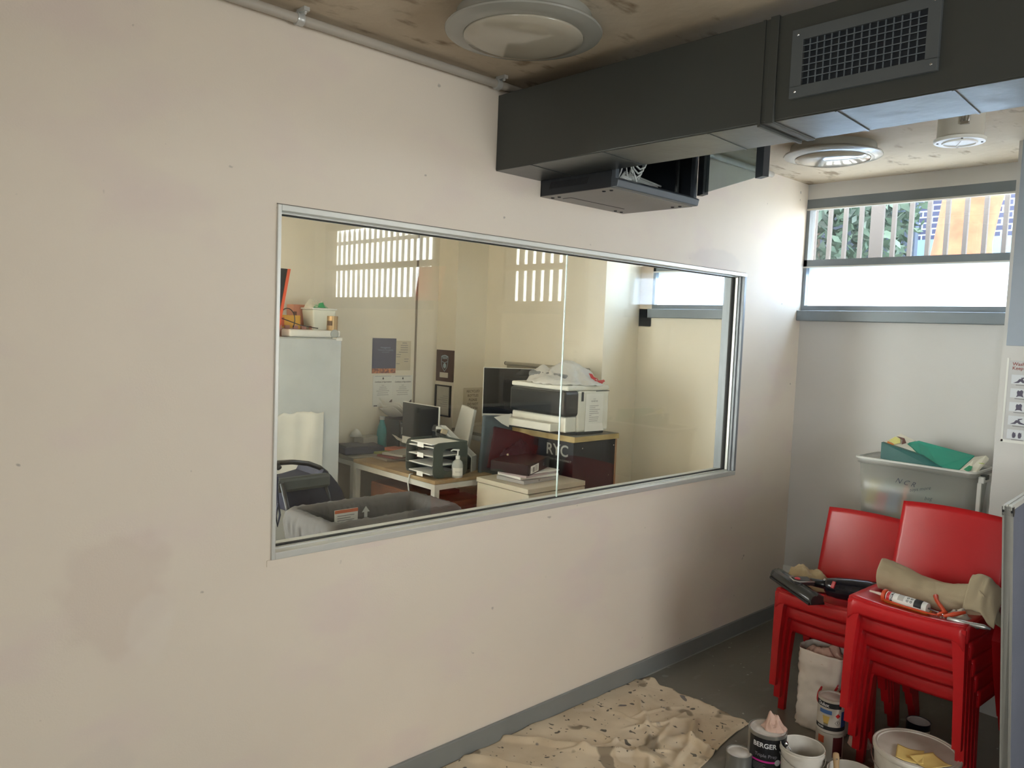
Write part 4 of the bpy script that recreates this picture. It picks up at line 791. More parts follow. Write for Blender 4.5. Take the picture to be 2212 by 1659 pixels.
b = MB(); b.obox((2.952, .785, .705), (.02, .07, .006), (0, 0, .2), .002); obj('knife_grip', b, mat('knife_blue', srgb(40, 50, 110), .5), g)
rag('masking_plastic', 'crumpled clear plastic wrap beside the rolled canvas on the chair seat', 'plastic wrap', (2.99, .85, .70), .035, .045, .035, 31, mat('wrap_grey', srgb(176, 166, 152), .35))
# handheld vacuum on the left stack
g = thing('handheld_vacuum', 'black handheld vacuum with wide floor nozzle on the left-hand chair seat', 'vacuum cleaner', (3.25, 1.45, .56))
e0 = Vector((3.235, 1.655, .612)); e1_ = Vector((3.085, 1.395, .592)); ax = (e1_-e0).normalized(); bk = Vector((-ax.y, ax.x, 0)).normalized(); 
if bk.dot(Vector((1, 0, 0))) < 0: bk = -bk
L_ = (e1_-e0).length
prof = [(-.032, -.020), (-.036, -.002), (-.026, .016), (-.010, .022), (-.006, .018), (.004, .024), (.020, .018), (.034, .010), (.036, -.016), (.0, -.022)]
b = MB(); b.rings([[e0+ax*s+bk*(x*k)+Vector((0, 0, z*k)) for x, z in prof] for s, k in ((0, .82), (.008, 1), (L_-.008, 1), (L_, .84))]); hd = obj('nozzle_head', b, mat('gloss_black', srgb(46, 48, 50), .14, spec=.7), g, smooth='auto', bev=.002)
b = MB(); b.rings([[e0+ax*s+bk*(x*1.02)+Vector((0, 0, z-.022)) for x, z in ((-.036, 0), (-.036, .010), (.036, .010), (.036, 0))] for s in (.004, L_-.004)]); obj('bumper', b, M_black, hd)
mid = e0+ax*L_*.52+bk*.012
b = MB(); b.rings([[mid+ax*x*k+bk*y*k+Vector((0, 0, zz)) for x, y in ((-.030, -.012), (-.024, -.030), (.012, -.034), (.028, -.020), (.034, .05), (-.02, .055))] for k, zz in ((1, .014), (.95, .030), (.8, .034))]); obj('badge_mount', b, mat('gloss_black', (1, 1, 1, 1)), g, smooth='auto')
b = MB(); rp = [(-.034, -.010), (-.026, -.034), (.012, -.038), (.032, -.022), (.040, .045)]; b.tube([mid+ax*x+bk*y+Vector((0, 0, .032)) for x, y in rp], .0026, 8); obj('silver_trim', b, mat('satin_silver', (1, 1, 1, 1)), g, smooth=True)
b = MB(); b.lathe([(.013, 0), (.012, .003), (.006, .006), (0, .0065)], mid+Vector((0, 0, .033))-bk*.012, 20); obj('red_badge', b, mat('badge_red', srgb(196, 60, 70), .25), g, smooth=True)
neck = mid+bk*.05+ax*.0
b = MB(); b.tube([neck+Vector((0, 0, .018)), neck+bk*.04+ax*.02+Vector((0, 0, .014)), neck+bk*.06+ax*.045+Vector((0, 0, .02))], [.016, .018, .022], 16); obj('neck', b, M_black, g, smooth=True)
s0 = Vector((3.215, 1.445, .600)); s1 = Vector((3.27, 1.22, .618))
s0 = mid+bk*.085+ax*.05+Vector((0, 0, .016)); s1 = s0+Vector((.06, -.20, .012))
b = MB(); b.tube([s0.lerp(s1, t) for t in (0, .06, .25, .5, .8, 1)], [.018, .036, .044, .047, .048, .044], 26); vb = obj('motor_body', b, mat('vac_dark', srgb(30, 28, 36), .18), g, smooth=True)
pp = s0.lerp(s1, .2)+Vector((-.037, -.008, .022)); b = MB(); b.obox(pp, (.006, .017, .030), (.0, .4, -.25), .0025); obj('power_button', b, mat('button_red', srgb(176, 34, 44), .4), vb)
b = MB(); b.lathe([(.007, 0), (.008, .006), (.004, .010), (0, .011)], neck+bk*.05+ax*.03+Vector((0, 0, .030)), 14); obj('swivel_knob', b, M_steel, g, smooth=True)
# canvas gloves behind the vacuum
rag('work_gloves', 'pair of crumpled beige canvas gloves behind the handheld vacuum', 'gloves', (3.37, 1.56, .555), .085, .125, .075, 12, mat('canvas_glove', srgb(178, 160, 126), .9, bump=.1, bscale=400), peaks=((-.1, .2, .3, .5), (-.4, .55, .2, .35), (-.2, -.35, .25, .2)))
# ================================================================== OFFICE BEHIND THE GLASS
OF = YW+.12
# --- fridge with things on top
def shift_new(pre, d):
    for o in set(C.objects)-pre:
        if o.parent is None: o.location += Vector(d)
_pre = set(C.objects)
g = thing('fridge', 'tall grey-white fridge at the left end of the office', 'fridge', (2.35, 4.78, 0))
M_fr = mat('fridge_grey', srgb(196, 202, 204), .3)
b = MB(); b.box((2.02, 4.54, .03), (2.71, 4.97, 1.546), .008); obj('fridge_body', b, M_fr, g)
b = MB(); b.box((2.02, 4.5, .62), (2.71, 4.536, 1.541), .006); d1 = obj('door', b, M_fr, g)
b = MB(); b.box((2.02, 4.5, .04), (2.71, 4.536, .61), .006); obj('door', b, M_fr, g)
b = MB(); b.box((2.67, 4.495, 1.53), (2.712, 4.55, 1.551), .003); obj('hinge_cap', b, M_white, g)
b = MB(); b.box((2.06, 4.47, .70), (2.08, 4.495, 1.2), .004); obj('handle', b, M_white, d1)
FT = 1.547
# white sheet added before the fridge door to imitate a bright glass reflection
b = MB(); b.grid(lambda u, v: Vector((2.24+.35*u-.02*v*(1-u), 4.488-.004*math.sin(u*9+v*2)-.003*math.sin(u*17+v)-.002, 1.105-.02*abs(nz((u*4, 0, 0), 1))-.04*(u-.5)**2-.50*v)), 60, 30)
tag(obj('reflection_sheet', b, mat('matte_white', srgb(226, 226, 218), .85), smooth=True, solid=.003), 'white sheet imitating a glass reflection before the grey fridge', 'cloth')
_pre2 = set(C.objects)
# leaning board
b = MB(); a0, a1 = Vector((2.075, 4.60, FT)), Vector((2.20, 4.60, FT+.30))
b.hexa([(2.05, 4.56, FT), (2.115, 4.56, FT), (2.115, 4.62, FT), (2.05, 4.62, FT), (2.05, 4.56, FT+.40), (2.185, 4.56, FT+.40), (2.185, 4.62, FT+.40), (2.05, 4.62, FT+.40)])
g = thing('leaning_board', 'black board with bright orange edge leaning on top of the fridge', 'board', (2.1, 4.59, FT)); obj('board_face', b, M_black, g)
b = MB(); b.hexa([(2.115, 4.555, FT), (2.132, 4.555, FT), (2.132, 4.625, FT), (2.115, 4.625, FT), (2.186, 4.555, FT+.40), (2.203, 4.555, FT+.40), (2.203, 4.625, FT+.40), (2.186, 4.625, FT+.40)]); obj('orange_edge', b, mat('orange_edge', srgb(226, 92, 52), .5), g)
g = thing('flat_box', 'flat white appliance lying at the front of the fridge top', 'box', (2.35, 4.6, FT))
b = MB(); b.box((2.20, 4.545, FT), (2.545, 4.66, FT+.045), .01); obj('case', b, M_white, g)
b = MB(); b.lathe([(.028, 0), (.028, -.003), (.022, -.004), (0, -.004)], (2.50, 4.545, FT+.024), 24, 'Y'); obj('round_button', b, mat('grey_button', srgb(170, 175, 172), .4), g)
g = thing('snack_box', 'orange and yellow snack box on the fridge top', 'box', (2.25, 4.75, FT))
b = MB(); b.box((2.16, 4.72, FT), (2.36, 4.80, FT+.13)); obj('carton', b, mat('snack_yellow', srgb(232, 176, 60), .5), g)
b = MB(); b.box((2.165, 4.716, FT+.06), (2.25, 4.7195, FT+.115)); obj('orange_print', b, mat('snack_orange', srgb(206, 90, 40), .5), g)
b = MB(); b.box((2.19, 4.716, FT+.015), (2.33, 4.7195, FT+.05)); obj('pale_print', b, M_paper, g)
b = MB()
for i in range(7): b.box((2.14+i*.055, 4.70, FT+.047), (2.17+i*.055, 4.712, FT+.068))
b.box((2.13, 4.69, FT), (2.50, 4.715, FT+.047)); tag(obj('spice_tray', b, mat('tray_pink', srgb(190, 140, 128), .6)), 'low pinkish tray with small dark jars along the fridge top', 'tray')
b = MB(); b.tube([Vector((2.22+.05*math.cos(t*.33), 4.62, FT+.10+.07*math.sin(t*.33))) for t in range(-2, 10)]+[Vector((2.30, 4.60, FT+.07)), Vector((2.40, 4.57, FT+.055))], .003, 6); tag(obj('black_cable', b, M_black, smooth=True), 'thin black cable looping over the orange snack box', 'cable')
g = thing('white_tub', 'white plastic tub on the fridge top with green-printed bag', 'tub', (2.46, 4.74, FT))
b = MB(); b.hexa([(2.435, 4.68, FT), (2.565, 4.68, FT), (2.565, 4.80, FT), (2.435, 4.80, FT), (2.415, 4.665, FT+.172), (2.58, 4.665, FT+.172), (2.58, 4.81, FT+.172), (2.415, 4.81, FT+.172)]); obj('tub_body', b, mat('tub_milky', srgb(222, 224, 212), .4), g, bev=.008)
b = MB(); b.box((2.41, 4.66, FT+.172), (2.585, 4.815, FT+.182), .003); obj('tub_lid', b, M_white, g)
rag('crumpled_bag', 'crumpled white and green bag on top of the white tub', 'bag', (2.475, 4.74, FT+.182), .075, .05, .068, 41, mat('bag_green', srgb(226, 222, 206), .5, ncol=srgb(70, 168, 110), nscale=9, nlo=.54, nhi=.58))
g = thing('pink_carton', 'tall pink carton behind the white tub on the fridge', 'box', (2.41, 4.86, FT)); b = MB(); b.box((2.37, 4.83, FT), (2.45, 4.92, FT+.20)); obj('carton', b, mat('carton_pink', srgb(214, 150, 126), .6), g)
b = MB(); b.box((2.37, 4.828, FT+.13), (2.392, 4.8298, FT+.155)); obj('carton_mark', b, mat('mark_brown', srgb(120, 86, 76), .6), g)
g = thing('small_plant', 'tiny green leafy sprig in pale pot on the fridge', 'plant', (2.29, 4.87, FT)); b = MB(); b.lathe([(.022, FT), (.028, FT+.15), (.02, FT+.15)], (2.285, 4.87, 0), 20); obj('pot', b, mat('pot_pale', srgb(214, 196, 176), .6), g, smooth='auto')
b = MB()
for i in range(8):
    a = i*.9; p = Vector((2.285, 4.87, FT+.15)); t_ = p+Vector((.03*math.cos(a), .02*math.sin(a), .05+.012*(i % 3))); b.hexa([p+Vector((-.002, -.002, 0)), p+Vector((.002, -.002, 0)), p+Vector((.002, .002, 0)), p+Vector((-.002, .002, 0)), t_+Vector((-.009, -.002, -.01)), t_+Vector((.009, -.002, -.01)), t_+Vector((.004, .002, .008)), t_+Vector((-.004, .002, .008))])
obj('leaves', b, mat('sprig_green', srgb(80, 150, 84), .6), g)
shift_new(_pre2, (.185, 0, 0))
gx, gy = 2.739, 4.67
g = thing('gold_tin', 'gold and bronze ribbed tin at the right end of the fridge top', 'tin', (gx, gy, FT))
b = MB(); b.lathe([(.037, FT)]+[(.037 if i % 2 else .0358, FT+.005+i*.0132) for i in range(1, 10)]+[(.037, FT+.135), (.034, FT+.135), (.034, FT+.131), (0, FT+.131)], (gx-.0, gy, 0), 40); obj('tin_body', b, mat('gold_tin', srgb(176, 146, 106), .35, metal=.7), g, smooth='auto')
b = band((gx, gy), .038, va(gx, gy)-.9, va(gx, gy)+.05, FT+.075, FT+.105); obj('round_mark', b, mat('tin_brown', srgb(92, 64, 34), .4), g)
b = band((gx, gy), .038, va(gx, gy)-1.2, va(gx, gy)-.1, FT+.01, FT+.035); obj('leaf_mark', b, mat('tin_olive', srgb(120, 104, 56), .5), g)
shift_new(_pre, (-.147, -.25, 0))
# --- posters on the back wall
YB = 4.778
def flat(u0, v0, u1, v1, name, label, cat, m, th=.0012, Y=YB):
    a = W(u0, v0, 'Y', Y); c_ = W(u1, v1, 'Y', Y); g = thing(name, label, cat, (a.x, Y, c_.z)); b = MB(); b.box((a.x, Y-th, c_.z), (c_.x, Y, a.z)); obj('sheet', b, m, g); return g, a, c_
g, a, c_ = flat(805, 730, 854, 806, 'night_poster', 'dark blue poster with orange foliage along its bottom on the office wall', 'poster', mat('poster_navy', srgb(66, 68, 96), .35))
b = MB(); b.box((a.x, YB-.0018, c_.z), (c_.x, YB-.0012, c_.z+.035)); obj('foliage_print', b, mat('poster_foliage', srgb(120, 66, 56), .5, ncol=srgb(214, 132, 80), nscale=55), g)
b = MB(); xm = (a.x+c_.x)/2; fn = lambda zz: (lambda x, y: Vector((xm+.01+x, YB-.002, zz+y)))
b.text('Management', .017, fn(a.z-.068)); b.text('Community Strengthening', .0125, fn(a.z-.085)); b.text('grants and awards', .009, fn(a.z-.100)); obj('poster_text', b, mat('poster_text', srgb(150, 154, 176), .6), g)
g, a, c_ = flat(856, 736, 886, 800, 'notice_sheet', 'pale notice sheet with small print right of the navy poster', 'notice', mat('paper_cream', srgb(206, 196, 172), .8))
for i, (x0, x1) in enumerate(((.05, .09), (.035, .10), (.035, .10), (.035, .10), (.02, .10), (.0, .04), (.0, .035), (.07, .11), (.07, .105), (.0, .03))):
    b = MB(); z = a.z-.018-i*.017; b.box((a.x+.005+x0, YB-.0018, z), (a.x+.005+x1, YB-.0013, z+.004)); obj('print_line', b, M_text_grey, g)
for k, (u0, u1) in enumerate(((806, 847), (849, 889))):
    g, a, c_ = flat(u0, 811, u1, 877, 'certificate', ['left certificate with crest and script title under the navy poster', 'right certificate with crest and script title under the notice sheet'][k], 'certificate', mat('certificate_paper', srgb(226, 226, 220), .5))
    xm = (a.x+c_.x)/2; hw_ = (c_.x-a.x)/2
    b = MB(); b.text('Certificate of Appreciation', .0135, fn(a.z-.048) if False else (lambda x, y, xm=xm, z=a.z-.048: Vector((xm+x, YB-.002, z+y))), .0003, shear=.35); obj('title_lettering', b, M_print, g)
    b = MB(); b.lathe([(.006, -.0006), (.0065, -.001), (0, -.001)], (xm, YB-.001, a.z-.024), 14, 'Y'); b.box((xm-.002, YB-.002, a.z-.020), (xm+.002, YB-.0013, a.z-.012)); obj('crest', b, M_print, g)
    for i, w__ in enumerate((.14, .02, .06, .07, .11, .09, .10)):
        z = a.z-(.008 if i == 0 else .060+i*.014); b = MB(); b.box((xm-w__/2, YB-.0018, z), (xm+w__/2, YB-.0013, z+.0025)); obj('print_line', b, M_text_grey, g)
    b = MB(); b.poly([(c_.x-.045, YB-.0014, c_.z+.003), (c_.x-.003, YB-.0014, c_.z+.003), (c_.x-.003, YB-.0014, c_.z+.05), (c_.x-.015, YB-.0014, c_.z+.045), (c_.x-.04, YB-.0014, c_.z+.02)], (0, -.0005, 0)); b.box((a.x+.01, YB-.0019, c_.z+.003), (a.x+.04, YB-.0014, c_.z+.010)); obj('corner_picture', b, mat('cert_pic', srgb(110, 98, 92), .7, ncol=srgb(70, 60, 60), nscale=90), g)
# plaque and frame on the X=3.66 pier face
XPF = 3.715
_pre = set(C.objects)
g = thing('shield_plaque', 'brown plaque with pale blue shield crest hung on the office pier', 'plaque', (XPF, 4.59, 1.23))
b = MB(); b.box((XPF-.012, 4.492, 1.232), (XPF, 4.693, 1.47)); obj('board', b, mat('plaque_brown', srgb(82, 62, 58), .5), g)
sh = [(0, .082), (.03, .076), (.042, .07), (.04, .02), (.03, -.015), (0, -.045), (-.03, -.015), (-.04, .02), (-.042, .07), (-.03, .076)]
pf = lambda x, y: Vector((XPF-.013, 4.59-x, 1.352+y))
b = MB()
for A_, B_ in zip(sh, sh[1:]+sh[:1]): b.poly([pf(*A_), pf(*B_), pf(B_[0]*.88, B_[1]*.9), pf(A_[0]*.88, A_[1]*.9)], (-.001, 0, 0))
b.text('NSW', .026, lambda x, y: pf(x, y+.058), .0008); b.grid(lambda u, v: pf(.014*v*math.cos(u*2*PI)*1.3, -.0+.02*v*math.sin(u*2*PI)), 16, 2, cu=True); b.tube([pf(-.03, .03), pf(0, .022), pf(.03, .032)], .002, 6); obj('shield_crest', b, mat('crest_blue', srgb(160, 178, 190), .5), g)
b = MB(); b.box((XPF-.014, 4.545, 1.262), (XPF-.012, 4.645, 1.300)); obj('name_plate', b, mat('plate_silver', srgb(206, 200, 186), .4), g)
g = thing('framed_certificate', 'black framed certificate below the shield plaque', 'picture frame', (XPF, 4.6, .965))
b = MB()
for y0, y1, z0, z1 in ((4.512, 4.697, .966, .976), (4.512, 4.697, 1.194, 1.204), (4.512, 4.522, .966, 1.204), (4.687, 4.697, .966, 1.204)): b.box((XPF-.016, y0, z0), (XPF, y1, z1))
obj('frame', b, M_black, g)
b = MB(); b.box((XPF-.004, 4.52, .974), (XPF-.002, 4.69, 1.196)); pm = obj('paper', b, mat('paper_grey', srgb(190, 186, 174), .6), g)
for i in range(6): b = MB(); b.box((XPF-.005, 4.55, 1.12-i*.016), (XPF-.0042, 4.55+.06+.03*(i % 3), 1.1225-i*.016)); obj('print_line', b, M_text_grey, pm)
shift_new(_pre, (0, .068, -.003))
# sign on the Y=4.46 face
g = thing('bottle_sign', 'white paper sign about recycled bottles taped on the pier beside the monitor', 'sign', (3.9, 4.553, .93))
a = W(1001, 838, 'Y', 4.553); c_ = W(1040, 912, 'Y', 4.553)
b = MB(); b.box((a.x, 4.5515, c_.z), (c_.x, 4.5545, a.z)); obj('sheet', b, mat('paper_dim', srgb(208, 198, 176), .8), g)
b = MB(); xm = (a.x+c_.x)/2
for i, t_ in enumerate(('RECYCLED', 'BOTTLES', 'PLEASE', 'DO NOT', 'TOUCH')): b.text(t_, .027, lambda x, y, i=i: Vector((xm+x, 4.551, a.z-.028-i*.033+y)), .0003)
b.box((xm-.045, 4.5505, a.z-.145), (xm+.045, 4.551, a.z-.1435)); obj('sign_lettering', b, mat('sign_ink', srgb(110, 100, 88), .8), g)
# projector rail on the office pier
_pre = set(C.objects)
g = thing('whiteboard', 'whiteboard with rounded top rail on the office wall behind the monitor', 'whiteboard', (3.96, 4.0, 1.1))
b = MB(); b.box((3.955, 3.42, 1.0), (3.969, 4.235, 1.375)); obj('board', b, mat('board_grey', srgb(150, 142, 122), .5), g)
b = MB(); b.tube([(3.95, 4.24, 1.39), (3.95, 3.42, 1.39)], .013, 14); obj('top_rail', b, mat('rail_grey', srgb(160, 154, 138), .4), g, smooth='auto')
b = MB(); b.lathe([(.014, 0), (.014, .006), (.004, .007)], (3.95, 4.24, 1.39), 16, 'Y'); obj('rail_cap', b, M_print, g)

shift_new(_pre, (.044, .05, 0))
# --- desks
def desk(name, label, x0, x1, y0, y1, z, top, leg):
    g = thing(name, label, 'desk', ((x0+x1)/2, (y0+y1)/2, 0)); b = MB(); b.box((x0, y0, z-.022), (x1, y1, z), .002); obj('desktop', b, top, g)
    t = .035
    b = MB(); b.box((x0, y0, z-.055), (x1, y0+.02, z-.023)); b.box((x0, y1-.02, z-.055), (x1, y1, z-.023)); b.box((x0, y0+.02, z-.055), (x0+.02, y1-.02, z-.023)); b.box((x1-.02, y0+.02, z-.055), (x1, y1-.02, z-.023)); obj('frame', b, leg, g)
    for x in (x0, x1-t):
        for y in (y0, y1-t): b = MB(); b.box((x, y, 0), (x+t, y+t, z-.055)); obj('leg', b, leg, g)
    return g
DZ = .75
desk('desk', 'white metal desk with oak top in middle of the office, letter tray on it', 2.775, 3.22, 3.545, 4.42, DZ, M_oak, M_deskw)
desk('desk', 'grey-topped desk beside the fridge under the certificates', 2.79, 3.60, 4.445, 4.775, DZ, mat('desk_top_grey', srgb(158, 154, 142), .5), M_deskw)
g = thing('drawer_unit', 'reddish brown drawer unit under the oak desk', 'drawers', (2.97, 4.0, 0))
b = MB(); b.box((2.84, 3.78, .02), (3.16, 4.30, .62), .003); obj('drawer_body', b, mat('brown_wood', srgb(122, 76, 48), .5, ncol=srgb(98, 58, 36), nscale=6), g)
for i in range(3): b = MB(); b.box((2.832, 3.79, .05+i*.19), (2.84, 4.29, .225+i*.19)); dd_ = obj('drawer', b, mat('brown_wood', (1, 1, 1, 1)), g); b = MB(); b.box((2.822, 3.99, .15+i*.19), (2.832, 4.09, .16+i*.19)); obj('handle', b, M_steel, dd_)
g = thing('keyboard_shelf', 'dark brown shelf plank under the front of the oak desk', 'shelf', (3.1, 3.6, .6)); b = MB(); b.box((2.81, 3.585, .565), (3.19, 3.77, .60)); obj('plank', b, mat('brown_wood', (1, 1, 1, 1)), g)
# letter tray organiser
g = thing('letter_tray', 'dark grey five-tier letter tray holding papers at corner of the oak desk', 'letter tray', (2.92, 3.72, DZ))
LX0, LX1, LY0, LY1, LZ = 2.79, 3.05, 3.585, 3.86, DZ
tz = [LZ+.018, LZ+.070, LZ+.124, LZ+.176]
b = MB()
for z in tz: b.box((LX0+.004, LY0+.01, z), (LX1-.004, LY1, z+.004))
tr_ = obj('shelf_tiers', b, M_dgrey, g); 
def sidewall(y0, y1, x):
    b = MB(); n = 24; outer = []; inner = []; H_ = .245; cy = (y0+y1)/2
    return b
for yy in (LY0, LY1-.006):     # end plates with an oval opening (facing the camera and the back)
    b = MB(); X0, X1, Z0, Z1 = LX0, LX1, LZ+.0, LZ+.25; cx2, cz2 = (X0+X1)/2+.02, LZ+.125
# right-hand plate faces the camera side (X direction run), built as frame pieces with a rounded opening
def plate(fn, w_, h_, ow, oh, m_, nm):
    b = MB(); n = 40; O = []; I = []
    for k in range(n):
        t = 2*PI*k/n; c0, s_ = math.cos(t), math.sin(t); sc2 = 1/max(abs(c0), abs(s_)); sq = (abs(c0)**8+abs(s_)**8)**(-1/8)
        O.append((w_/2*c0*sq, h_/2*s_*sq)); sq2 = (abs(c0)**4+abs(s_)**4)**(-1/4); I.append((ow/2*c0*sq2, oh/2*s_*sq2))
    for a_, b_ in ((0, 1),):
        vs = [[b.bm.verts.new(fn(x, y, d_)) for x, y in L] for L in (O, I) for d_ in (0, .006)]
        O0, O1, I0, I1 = vs
        for k in range(n):
            j = (k+1) % n
            b.bm.faces.new((O0[k], O0[j], I0[j], I0[k])); b.bm.faces.new((O1[k], I1[k], I1[j], O1[j])); b.bm.faces.new((O0[k], O1[k], O1[j], O0[j])); b.bm.faces.new((I0[k], I0[j], I1[j], I1[k]))
    return obj(nm, b, m_, g)
M_tray = mat('tray_dark', srgb(70, 76, 66), .5)
plate(lambda x, y, d_: Vector((2.92+x, LY0+d_, LZ+.108+y)), .258, .21, .12, .135, M_tray, 'end_plate')
plate(lambda x, y, d_: Vector((2.92+x, LY1-d_, LZ+.108+y)), .258, .21, .12, .135, M_tray, 'end_plate')
b = MB(); b.box((LX1-.006, LY0+.006, LZ+.15), (LX1, LY1-.006, LZ+.212)); obj('back_lip', b, M_tray, g)
b = MB(); b.box((LX0+.01, LY0+.02, LZ+.195), (LX1-.01, LY1-.02, LZ+.199)); obj('top_tier', b, M_tray, g)
tag(obj('paper_stack', MB().box((LX0+.0, LY0+.02, LZ+.200), (LX1-.03, LY1-.05, LZ+.206)), M_paper), 'white paper sheets on the top tier of the letter tray', 'paper', 'papers in the letter tray')
for i, z in enumerate(tz): tag(obj('paper_stack', MB().obox((2.905, 3.715, z+.0075), (.225, .225, .005), (0, 0, .05*(i-1))), M_paper), ['papers on the lowest tier of the letter tray', 'papers on the second tier of the letter tray', 'papers on the third tier of the letter tray', 'papers on the fourth tier of the letter tray'][i], 'paper', 'papers in the letter tray')
for z in (tz[0], tz[1]+.06, tz[3]+.015): b = MB(); b.box((LX0-.003, 3.68, z-.014), (LX0-.002, 3.74, z+.014)); obj('tier_label', b, M_paper, g)
# sanitiser bottle
sx_, sy_ = 2.965, 3.575
g = thing('hand_sanitiser', 'clear pump bottle of hand sanitiser on the oak desk corner', 'bottle', (sx_, sy_, DZ))
b = MB(); b.lathe([(.030, DZ), (.034, DZ+.006), (.034, DZ+.075), (.028, DZ+.095), (.013, DZ+.108), (.012, DZ+.114)], (sx_, sy_, 0), 32); obj('bottle_body', b, mat('sanitiser_clear', srgb(196, 198, 192), .08, trans=.15), g, smooth='auto')
b = band((sx_, sy_), .0346, va(sx_, sy_)-.9, va(sx_, sy_)+1.1, DZ+.014, DZ+.060); lb = obj('bottle_label', b, M_paper, g)
b = MB(); b.text('hand gel', .010, cylmap((sx_, sy_), .0350, va(sx_, sy_)+.1, DZ+.038), sub=.006); obj('label_lettering', b, M_text_grey, lb)
b = MB(); b.lathe([(.013, DZ+.112), (.013, DZ+.130), (.005, DZ+.132), (.004, DZ+.158), (.010, DZ+.160), (.010, DZ+.168), (0, DZ+.169)], (sx_, sy_, 0), 20); b.tube([(sx_, sy_, DZ+.164), (sx_-.03, sy_+.012, DZ+.166), (sx_-.04, sy_+.016, DZ+.158)], .004, 8); obj('pump', b, M_white, g, smooth='auto')
# magazine files (slanted wedge boxes)
def magfile(x, y, w_, dpt, h_, m_, label, rz=0):
    g = thing('magazine_file', label, 'magazine file', (x, y, DZ), None); g.rotation_euler = (0, 0, rz)
    t = .004; prof = [(0, 0), (dpt, 0), (dpt, h_*.36), (dpt*.12, h_), (0, h_)]
    for x0 in (0, w_-t):
        b = MB(); b.poly([(x0, p_[0], p_[1]) for p_ in prof], (t, 0, 0)); obj('side_panel', b, m_, g, local=True)
    b = MB(); b.box((t, 0, 0), (w_-t, t, h_)); obj('back_panel', b, m_, g, local=True)
    b = MB(); b.box((t, dpt-t, 0), (w_-t, dpt, h_*.36)); obj('front_panel', b, m_, g, local=True)
    b = MB(); b.box((t, t, 0), (w_-t, dpt-t, t)); obj('base_panel', b, m_, g, local=True)
    return g
magfile(3.105, 3.92, .08, .25, .265, M_white, 'white magazine file standing at the right end of the oak desk', PI+.48)
magfile(3.035, 3.875, .07, .24, .25, M_clear, 'clear acrylic magazine file beside the white one', PI+.48)
g = thing('tape_dispenser', 'clear card holder tilted on top of the letter tray', 'card holder', (3.0, 3.80, 1.0)); b = MB(); b.obox((3.02, 3.82, 1.0), (.13, .03, .04), (.2, .3, .2), .004); obj('holder', b, M_clear, g)
b = MB(); b.obox((3.045, 3.815, .99), (.05, .012, .03), (.2, .3, .2)); obj('cards', b, mat('card_cream', srgb(206, 190, 160), .7), g)
b = MB(); b.obox((3.105, 3.66, DZ+.011), (.045, .03, .022), (0, 0, .4), .002); tag(obj('stapler', b, M_black), 'small black stapler on the oak desk beside the magazine files', 'stapler')
b = MB(); b.tube([(2.79, 3.78, .755), (2.766, 3.78, .754), (2.762, 3.79, .70), (2.755, 3.76, .63), (2.76, 3.70, .57), (2.77, 3.6, .52)], .004, 8); tag(obj('white_cable', b, M_cable, smooth=True), 'pale cable drooping from the edge of the oak desk', 'cable')
# router / white slab
g = thing('white_slab', 'tall slim white console standing on its edge between monitor and magazine files', 'console', (3.30, 4.02, DZ)); b = MB(); b.hexa([(3.33, 3.95, DZ), (3.36, 3.95, DZ), (3.39, 4.15, DZ), (3.34, 4.15, DZ), (3.40, 3.95, 1.10), (3.43, 3.95, 1.095), (3.44, 4.09, 1.115), (3.41, 4.09, 1.12)]); obj('case', b, M_white, g, bev=.006)
# monitors
def monitor(cx_, cy_, z0, w_, h_, rz, label, chin, th=.012, tilt=.0):
    g = thing('monitor', label, 'computer monitor', (cx_, cy_, DZ)); g.rotation_euler = (0, 0, rz); zb = z0-DZ
    b = MB(); b.box((-w_/2, 0, zb), (w_/2, th, zb+h_), .003); obj('case', b, M_white, g, local=True)
    b = MB(); b.box((-w_/2+.004, -.002, zb+chin), (w_/2-.004, 0.0, zb+h_-.004)); obj('screen', b, M_screen, g, local=True)
    b = MB(); b.box((-.03, th, 0), (.03, th+.012, zb+h_*.4)); b.box((-.09, -.05, 0), (.09, th+.12, .008)); obj('stand', b, M_steel, g, local=True)
    return g
monitor(3.13, 4.18, .84, .40, .285, -PI/2, 'all-in-one computer seen at an angle with dark green and maroon screen reflections', .05)
desk('desk', 'back desk behind the printer carrying the large dark monitor', 3.50, 4.0, 3.76, 4.30, .93, mat('desk_top_grey', (1, 1, 1, 1)), M_deskw)
mm_ = monitor(3.686, 3.874, 1.045, .42, .335, -.64, 'large dark monitor with pale edge behind the printer', .02)
mm_.location.z = .93
for ch in mm_.children:
    if ch.name.startswith('stand'): pass
    else: ch.location.z = -(.93-DZ)
_pre = set(C.objects)
# things on the back desk
g = thing('tissue_box', 'white tissue box on the grey desk left of the teal bottle', 'tissue box', (3.14, 4.86, DZ)); b = MB(); b.obox((3.16, 4.86, DZ+.05), (.16, .10, .10), (0, 0, .15), .003); obj('carton', b, mat('tissue_grey', srgb(180, 178, 168), .7), g)
b = MB(); b.lathe([(.045, DZ+.10), (.03, DZ+.13), (.012, DZ+.15), (0, DZ+.152)], (3.08, 4.88, 0), 16); obj('tissue', b, mat('matte_white', (1, 1, 1, 1)), g, smooth=True)
g = thing('teal_bottle', 'teal water bottle with pale cap on the grey desk', 'bottle', (3.255, 4.82, DZ))
b = MB(); b.lathe([(.032, DZ), (.036, DZ+.006), (.036, DZ+.13), (.030, DZ+.165), (.017, DZ+.20), (.016, DZ+.215)], (3.255, 4.82, 0), 32); obj('bottle_body', b, mat('teal', srgb(22, 132, 138), .3), g, smooth='auto')
b = MB(); b.lathe([(.018, DZ+.215), (.019, DZ+.24), (0, DZ+.242)], (3.255, 4.82, 0), 24); obj('cap', b, mat('cap_pale', srgb(170, 176, 172), .4), g, smooth='auto')
shift_new(_pre, (-.10, -.16, 0))
